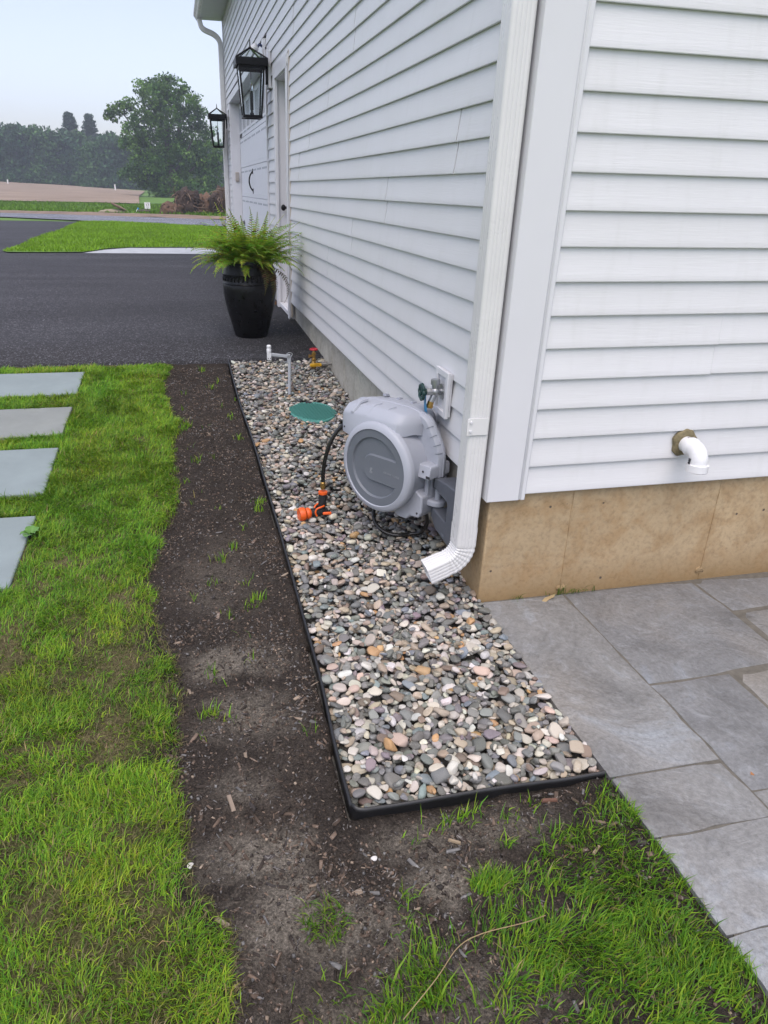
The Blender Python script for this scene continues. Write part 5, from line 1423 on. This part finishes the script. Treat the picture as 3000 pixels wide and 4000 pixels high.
# ------------------------------------------------------------------ far side of the road
M_panel = mat('sign_white', (.78, .78, .76), .5)
sg = tag(empty('lot_sign', (-2.33, 36.5, gzf(-2.3, 36.5))), 'small white lot number sign on a post across the road', 'sign')
MB().box((-.137, -.012, .22), (.137, .012, .51)).build('panel', M_panel, sg)
MB().box((-.025, .013, -.1), (.025, .05, .48)).build('post', M_bark, sg)
text_mesh('number', '17', .17, M_ink, sg, Matrix.Translation((0, -.014, .385)) @ RXT, .002)
b = MB(); b.box((-.08, -.0145, .49), (.08, -.0125, .495)); b.box((-.06, -.0145, .30), (.06, -.0125, .305)); b.box((-.07, -.0145, .275), (.07, -.0125, .281)); b.box((-.02, -.0145, .235), (.03, -.0125, .25)); b.build('small_print', M_ink, sg)
M_root = mat('root_brown', (.055, .037, .028), .95, var=.45, scale=2.5, bmp=.8, bscale=12, bdist=.06)
M_root2 = mat('root_pale', (.19, .13, .09), .95, var=.35, scale=3)
M_clay = mat('clay_orange', (.13, .078, .05), .95, var=.4, scale=2.5, bmp=.8, bscale=8, bdist=.08)
def stump(label, x, y, w, h, d, seed, nr, m=None):
    r_ = random.Random(seed); t = tag(empty('uprooted_stump', (x, y, gzf(x, y) - .05)), label, 'stump', 'uprooted stumps across the road')
    v, f = IC[3]; q = v.copy(); n_ = fnoise(q[:, 0] * 1.3 + seed, q[:, 2] * 1.3 + q[:, 1], 2.2, seed, 4)
    q = q * (0.55 + .85 * n_[:, None]) * (1 + .12 * np.random.default_rng(seed).normal(size=(len(q), 1))); q[:, 2] = np.where(q[:, 2] < -.6, -.6, q[:, 2])
    q = q * np.array([w / 2, d / 2, h * .62]) + np.array([0, 0, h * .36])
    link('root_ball', np_mesh('root_ball', q, f, m or M_root, smooth=False), t)
    for k in range(nr):
        a = r_.uniform(0, 2 * PI); zz = r_.uniform(.1, 1)
        rx = w / 2 * math.sqrt(max(.05, 1 - (zz * 1.2 - .55) ** 2)) * .85
        p = Vector((rx * math.cos(a), -abs(d / 2 * .8 * math.sin(a)), zz * h * .9)); pts = [p]
        dv = Vector((math.cos(a) + r_.uniform(-.8, .8), -.5 * abs(math.sin(a)) - .2, r_.uniform(-1.3, .7))).normalized()
        L_ = r_.uniform(.15, .55) * h
        for s in range(5):
            dv = (dv + Vector((r_.uniform(-.5, .5), r_.uniform(-.3, .3), r_.uniform(-.55, .25)))).normalized(); pts.append(pts[-1] + dv * L_ / 5)
        r0 = r_.uniform(.018, .05)
        b = MB(); b.tube(pts, [r0 * (1 - .16 * i) for i in range(6)], 5); b.build('root', M_root2 if r_.random() < .45 else M_root, t)
stump('low orange-brown stump nearest the lot sign', -1.20, 36.3, 1.15, .62, .9, 11, 26, M_clay)
stump('tall dark uprooted stump in the middle of the pile', -.42, 36.9, 1.25, 1.22, 1.1, 12, 60)
stump('clay covered stump partly behind the dark ones', .45, 37.6, 1.1, 1.0, 1.0, 13, 24, M_clay)
stump('tall dark uprooted stump beside the far house corner', 1.50, 36.8, 1.35, 1.38, 1.2, 14, 60)
stump('dark stump mostly hidden by the house corner', 2.6, 36.9, 1.4, 1.2, 1.2, 15, 20)
rk = tag(empty('boulder', (-3.75, 37, gzf(-3.7, 37))), 'flat tan rock slab leaning by the road', 'boulder')
v, f = IC[2]; q = v * (0.85 + .3 * fnoise(v[:, 0] + 4, v[:, 1] + v[:, 2], 2, 3)[:, None]) * np.array([.48, .3, .07])
o = link('rock', np_mesh('rock', q, f, M_root2), rk, (.05, 0, .25), (0, R(28), .2))
q2 = v * (0.85 + .3 * fnoise(v[:, 0] + 9, v[:, 1] + v[:, 2], 2, 5)[:, None]) * np.array([.75, .35, .13])
link('rubble_base', np_mesh('rubble_base', q2, f, mat('pale_rubble', (.30, .25, .18), .9, var=.3)), rk, (-.25, .1, .04))
pp = tag(empty('marker_pipe', (-2.86, 37, gzf(-2.8, 37))), 'white pipe with a blue painted tip by the lot sign', 'pipe')
b = MB(); b.cyl((-.09, 0, 0), (.03, 0, .17), .035, 10); b.build('pipe', M_pvc, pp, smooth=40)
b = MB(); b.cyl((.03, 0, .17), (.075, 0, .235), .038, 10); b.build('tip', mat('blue_tip', (.03, .22, .60), .5), pp, smooth=40)
lg = tag(empty('fallen_log', (-2.55, 37.2, gzf(-2.5, 37.2))), 'short dark log lying behind the lot sign', 'log')
b = MB(); b.tube([(-.3, 0, .07), (0, .02, .10), (.3, 0, .09)], [.06, .075, .06], 8); b.build('trunk', M_bark, lg)
for k, (x, y, lb) in enumerate([(-26.5, 128, 'white survey stake at the far left edge of the field'), (-9.6, 118, 'white survey stake at the far edge of the field before the big tree')]):
    st = tag(empty('survey_stake', (x, y, gzf(x, y))), lb, 'stake', 'survey stakes in the field')
    MB().box((-.09, -.06, -.3), (.09, .06, .75 + .15 * k)).build('stake', M_panel, st)

# ------------------------------------------------------------------ trees
def leaf_cloud(lobes, dens, size, cols, seed, fill=.55, clump=1.0):
    """lobes: (cx,cy,cz,rx,ry,rz); leaf clumps spread through each lobe, mostly near its skin"""
    r_ = np.random.default_rng(seed); C_, S_, K_ = [], [], []
    for (cx, cy, cz, rx, ry, rz) in lobes:
        ncl = max(3, int(dens * (rx * ry * rz) ** (2 / 3)))
        d = r_.normal(size=(ncl, 3)); d /= np.linalg.norm(d, axis=1)[:, None]
        rad = r_.uniform(fill, 1.05, (ncl, 1))
        p = np.array([cx, cy, cz]) + d * rad * np.array([rx, ry, rz])
        for q in p:
            m = 26; cr = size * r_.uniform(1.6, 3.2) * clump
            o = r_.normal(size=(m, 3)); o /= np.linalg.norm(o, axis=1)[:, None]; o *= (r_.random((m, 1)) ** .4) * cr; o[:, 2] *= .62
            C_.append(q + o); S_.append(np.full(m, size) * r_.uniform(.6, 1.25, m))
            K_.append(np.array(cols[r_.integers(len(cols))])[None] * r_.uniform(.6, 1.5) * r_.uniform(.85, 1.15, (m, 1)))
    P = np.concatenate(C_); S = np.concatenate(S_)[:, None]; K = np.concatenate(K_); n = len(P)
    u = r_.normal(size=(n, 3)); u /= np.linalg.norm(u, axis=1)[:, None]; w = r_.normal(size=(n, 3)); w -= (w * u).sum(1)[:, None] * u; w /= np.linalg.norm(w, axis=1)[:, None]
    V = np.stack([P - u * S * .6, P + w * S * .35, P + u * S * .6, P - w * S * .35], 1).reshape(-1, 3)
    return V, np.arange(n * 4).reshape(-1, 4), np.repeat(K, 4, 0)
def tree(label, x, y, lobes, dens, size, cols, seed, trunk_h, tr, limbs=(), name='tree', group=None, cat='tree'):
    t = tag(empty(name, (x, y, gzf(x, y))), label, cat, group)
    v, f, c = leaf_cloud(lobes, dens, size, cols, seed)
    link('crown', np_mesh('crown', v, f, M_leaf, c), t)
    b = MB(); b.tube([(0, 0, -.2), (.05, 0, trunk_h * .3), (-.06, 0, trunk_h * .65), (0, 0, trunk_h)], [tr * 1.25, tr, tr * .75, tr * .3], 9)
    for L_ in limbs: b.tube(spline(L_, 8), [tr * .42 * (1 - .085 * i) for i in range(9)], 6)
    b.build('trunk', M_bark, t, smooth=60)
    return t
TX = lambda px: -1.004 + 87 * (.0037 + (px - 1090) * .000181)
TZ = lambda py: 1.326 + 87 * (.1222 - (py - 150) * .000169)
ox, oy = TX(1060), 85.0; k_ = 87 * .000181; gz0 = gzf(ox, oy)
LB = [(1085, 235, 130, 85), (1000, 290, 130, 90), (935, 230, 65, 50), (1180, 300, 110, 100), (1265, 385, 75, 80), (755, 375, 75, 55), (705, 430, 50, 40), (820, 350, 40, 45), (1060, 420, 190, 110), (890, 430, 75, 60), (850, 530, 110, 80), (1240, 520, 150, 110), (1010, 600, 190, 110), (800, 620, 65, 55), (1160, 690, 220, 120), (930, 720, 150, 80), (800, 790, 80, 50), (900, 820, 110, 70), (1340, 640, 85, 110), (1330, 780, 110, 110), (1060, 840, 200, 95), (1230, 870, 160, 80), (1000, 915, 110, 45), (1130, 930, 120, 35)]
lob = []
for i, (px, py, rx, ry) in enumerate(LB):
    lob.append((TX(px) - ox, random.uniform(-1, 1) * 1.6, TZ(py) - gz0, rx * k_ * .9, max(.8, rx * k_ * .85), ry * 87 * .000169 * .88))
limbs = [[(0, 0, 2.2), ((TX(px) - ox) * .5, 0, (TZ(py) - gz0) * .62), (TX(px) - ox, 0, TZ(py) - gz0)] for px, py, _, _ in (LB[1], LB[3], LB[5], LB[10], LB[11], LB[16], LB[18])]
tree('large full oak-like tree standing alone by the field', ox, oy, lob, 26, .27, [(.06, .135, .026), (.09, .185, .03), (.042, .10, .024), (.12, .22, .04)], 77, 9.5, .38, limbs)
DEC = [[(.05, .12, .036), (.065, .145, .042)], [(.043, .11, .046), (.058, .13, .048)], [(.068, .15, .036), (.052, .12, .032)]]
spots = []
tops = [(-48, .050), (-42, .053), (-36, .054), (-31.5, .056), (-28.5, .061), (-25, .060), (-22.6, .058), (-20, .056), (-17.6, .058), (-14.6, .050), (-11.8, .055), (-9, .052), (-6, .05), (-3, .046), (0.5, .048), (4, .05), (7.5, .049), (11, .052), (15, .05), (20, .05)]
ORD = 'first second third fourth fifth sixth seventh eighth ninth tenth eleventh twelfth thirteenth fourteenth fifteenth sixteenth seventeenth eighteenth nineteenth twentieth'.split()
for i, (x, sl_) in enumerate(tops):
    y = 150 + (i * 37 % 9) - 4
    Ht = 1.3 + sl_ * (y + 2) - gzf(x, y); r_ = random.Random(i + 40); lobes = []
    for q in range(9):
        t_ = r_.uniform(.06, .95); wr = 2.6 * math.sin(PI * min(.93, max(.18, t_ ** .8))) + .6
        lobes.append((r_.uniform(-1, 1) * wr * .65, r_.uniform(-1, 1) * 1.2, Ht * t_ * .93, r_.uniform(1.0, 1.7), 1.4, r_.uniform(.8, 1.5)))
    lobes.append((r_.uniform(-.4, .4), 0, Ht - .8, 1.1, 1.1, .9))
    for q in range(3): lobes.append((r_.uniform(-2.4, 2.4), -1, r_.uniform(.3, 1.4), 1.3, 1.2, .9))
    nm = ORD[i]
    tree('hazy leafy tree, %s from the left in the row behind the field' % nm, x, y, lobes, 13, .56, DEC[i % 3], 200 + i, Ht * .8, .22, name='woodland_tree', group='row of trees behind the field')
for i, x in enumerate([-44, -38, -33, -29.5, -26.3, -23.4, -20.8, -13, -10, -7, -1.2, 2.4, 6]):
    y = 164 + (i * 29 % 7); Ht = 1.3 + (.050 + .003 * math.sin(i * 2.3)) * (y + 2) - gzf(x, y); r_ = random.Random(i + 400); lobes = []
    for q in range(9): lobes.append((r_.uniform(-1, 1) * 2.2, r_.uniform(-1, 1), Ht * r_.uniform(.1, .92), r_.uniform(1.3, 2.0), 1.4, r_.uniform(1.0, 1.7)))
    tree('hazy tree, %s from the left of the second row glimpsed behind the first' % ORD[i], x, y, lobes, 7, .7, DEC[(i + 1) % 3], 600 + i, Ht * .8, .22, name='woodland_tree', group='second row of trees behind the field')
# two pines rising over the row
for k, (dx_, top_, w_) in enumerate([(-.1161, .0775, 2.9), (-.0935, .0765, 3.2)]):
    y = 158; x = -1.0 + dx_ * 160; Ht = 1.3 + top_ * 160 - gzf(x, y)
    t = tag(empty('pine_tree', (x, y, gzf(x, y))), ['left one of the two tall pines above the tree row', 'right one of the two tall pines above the tree row'][k], 'tree', 'pines above the tree row')
    b = MB(); b.tube([(0, 0, 0), (0, 0, Ht)], [.3, .05], 8)
    r_ = np.random.default_rng(90 + k); lobes = []
    for q in range(70):
        t_ = q / 69; zz = Ht * (.30 + .69 * t_); ln = w_ * (1.02 - t_) ** .75 * r_.uniform(.55, 1.1) + .25; a = q * 2.4 + r_.uniform(-.4, .4)
        p = Vector((math.cos(a) * ln, math.sin(a) * ln, zz + ln * .12)); b.tube([(0, 0, zz), tuple(p)], [.06, .02], 5)
        for s in (.45, .75, 1.0): lobes.append((p.x * s, p.y * s, zz + ln * .12 * s, .26 + .10 * ln * (1.2 - s), .30, .12))
    b.build('trunk', M_bark, t, smooth=60)
    v, f, c = leaf_cloud(lobes, 9, .24, [(.030, .075, .036), (.038, .088, .042)], 95 + k, .2, .75)
    link('crown', np_mesh('crown', v, f, M_leaf, c), t)

# ------------------------------------------------------------------ haze over the fields
M_hz = bpy.data.materials.new('haze'); M_hz.use_nodes = True
nt = M_hz.node_tree
for n_ in list(nt.nodes): nt.nodes.remove(n_)
ho = nt.nodes.new('ShaderNodeOutputMaterial'); hv = nt.nodes.new('ShaderNodeVolumePrincipled')
hv.inputs['Color'].default_value = (.82, .87, 1.0, 1); hv.inputs['Density'].default_value = HAZE; hv.inputs['Anisotropy'].default_value = 0.2
nt.links.new(hv.outputs[0], ho.inputs['Volume'])
hz = MB().box((-175, -45, -2.2), (175, 195, 17)).build('haze', M_hz)
tag(hz, 'thin summer haze over the yard and fields', None, None, 'stuff')
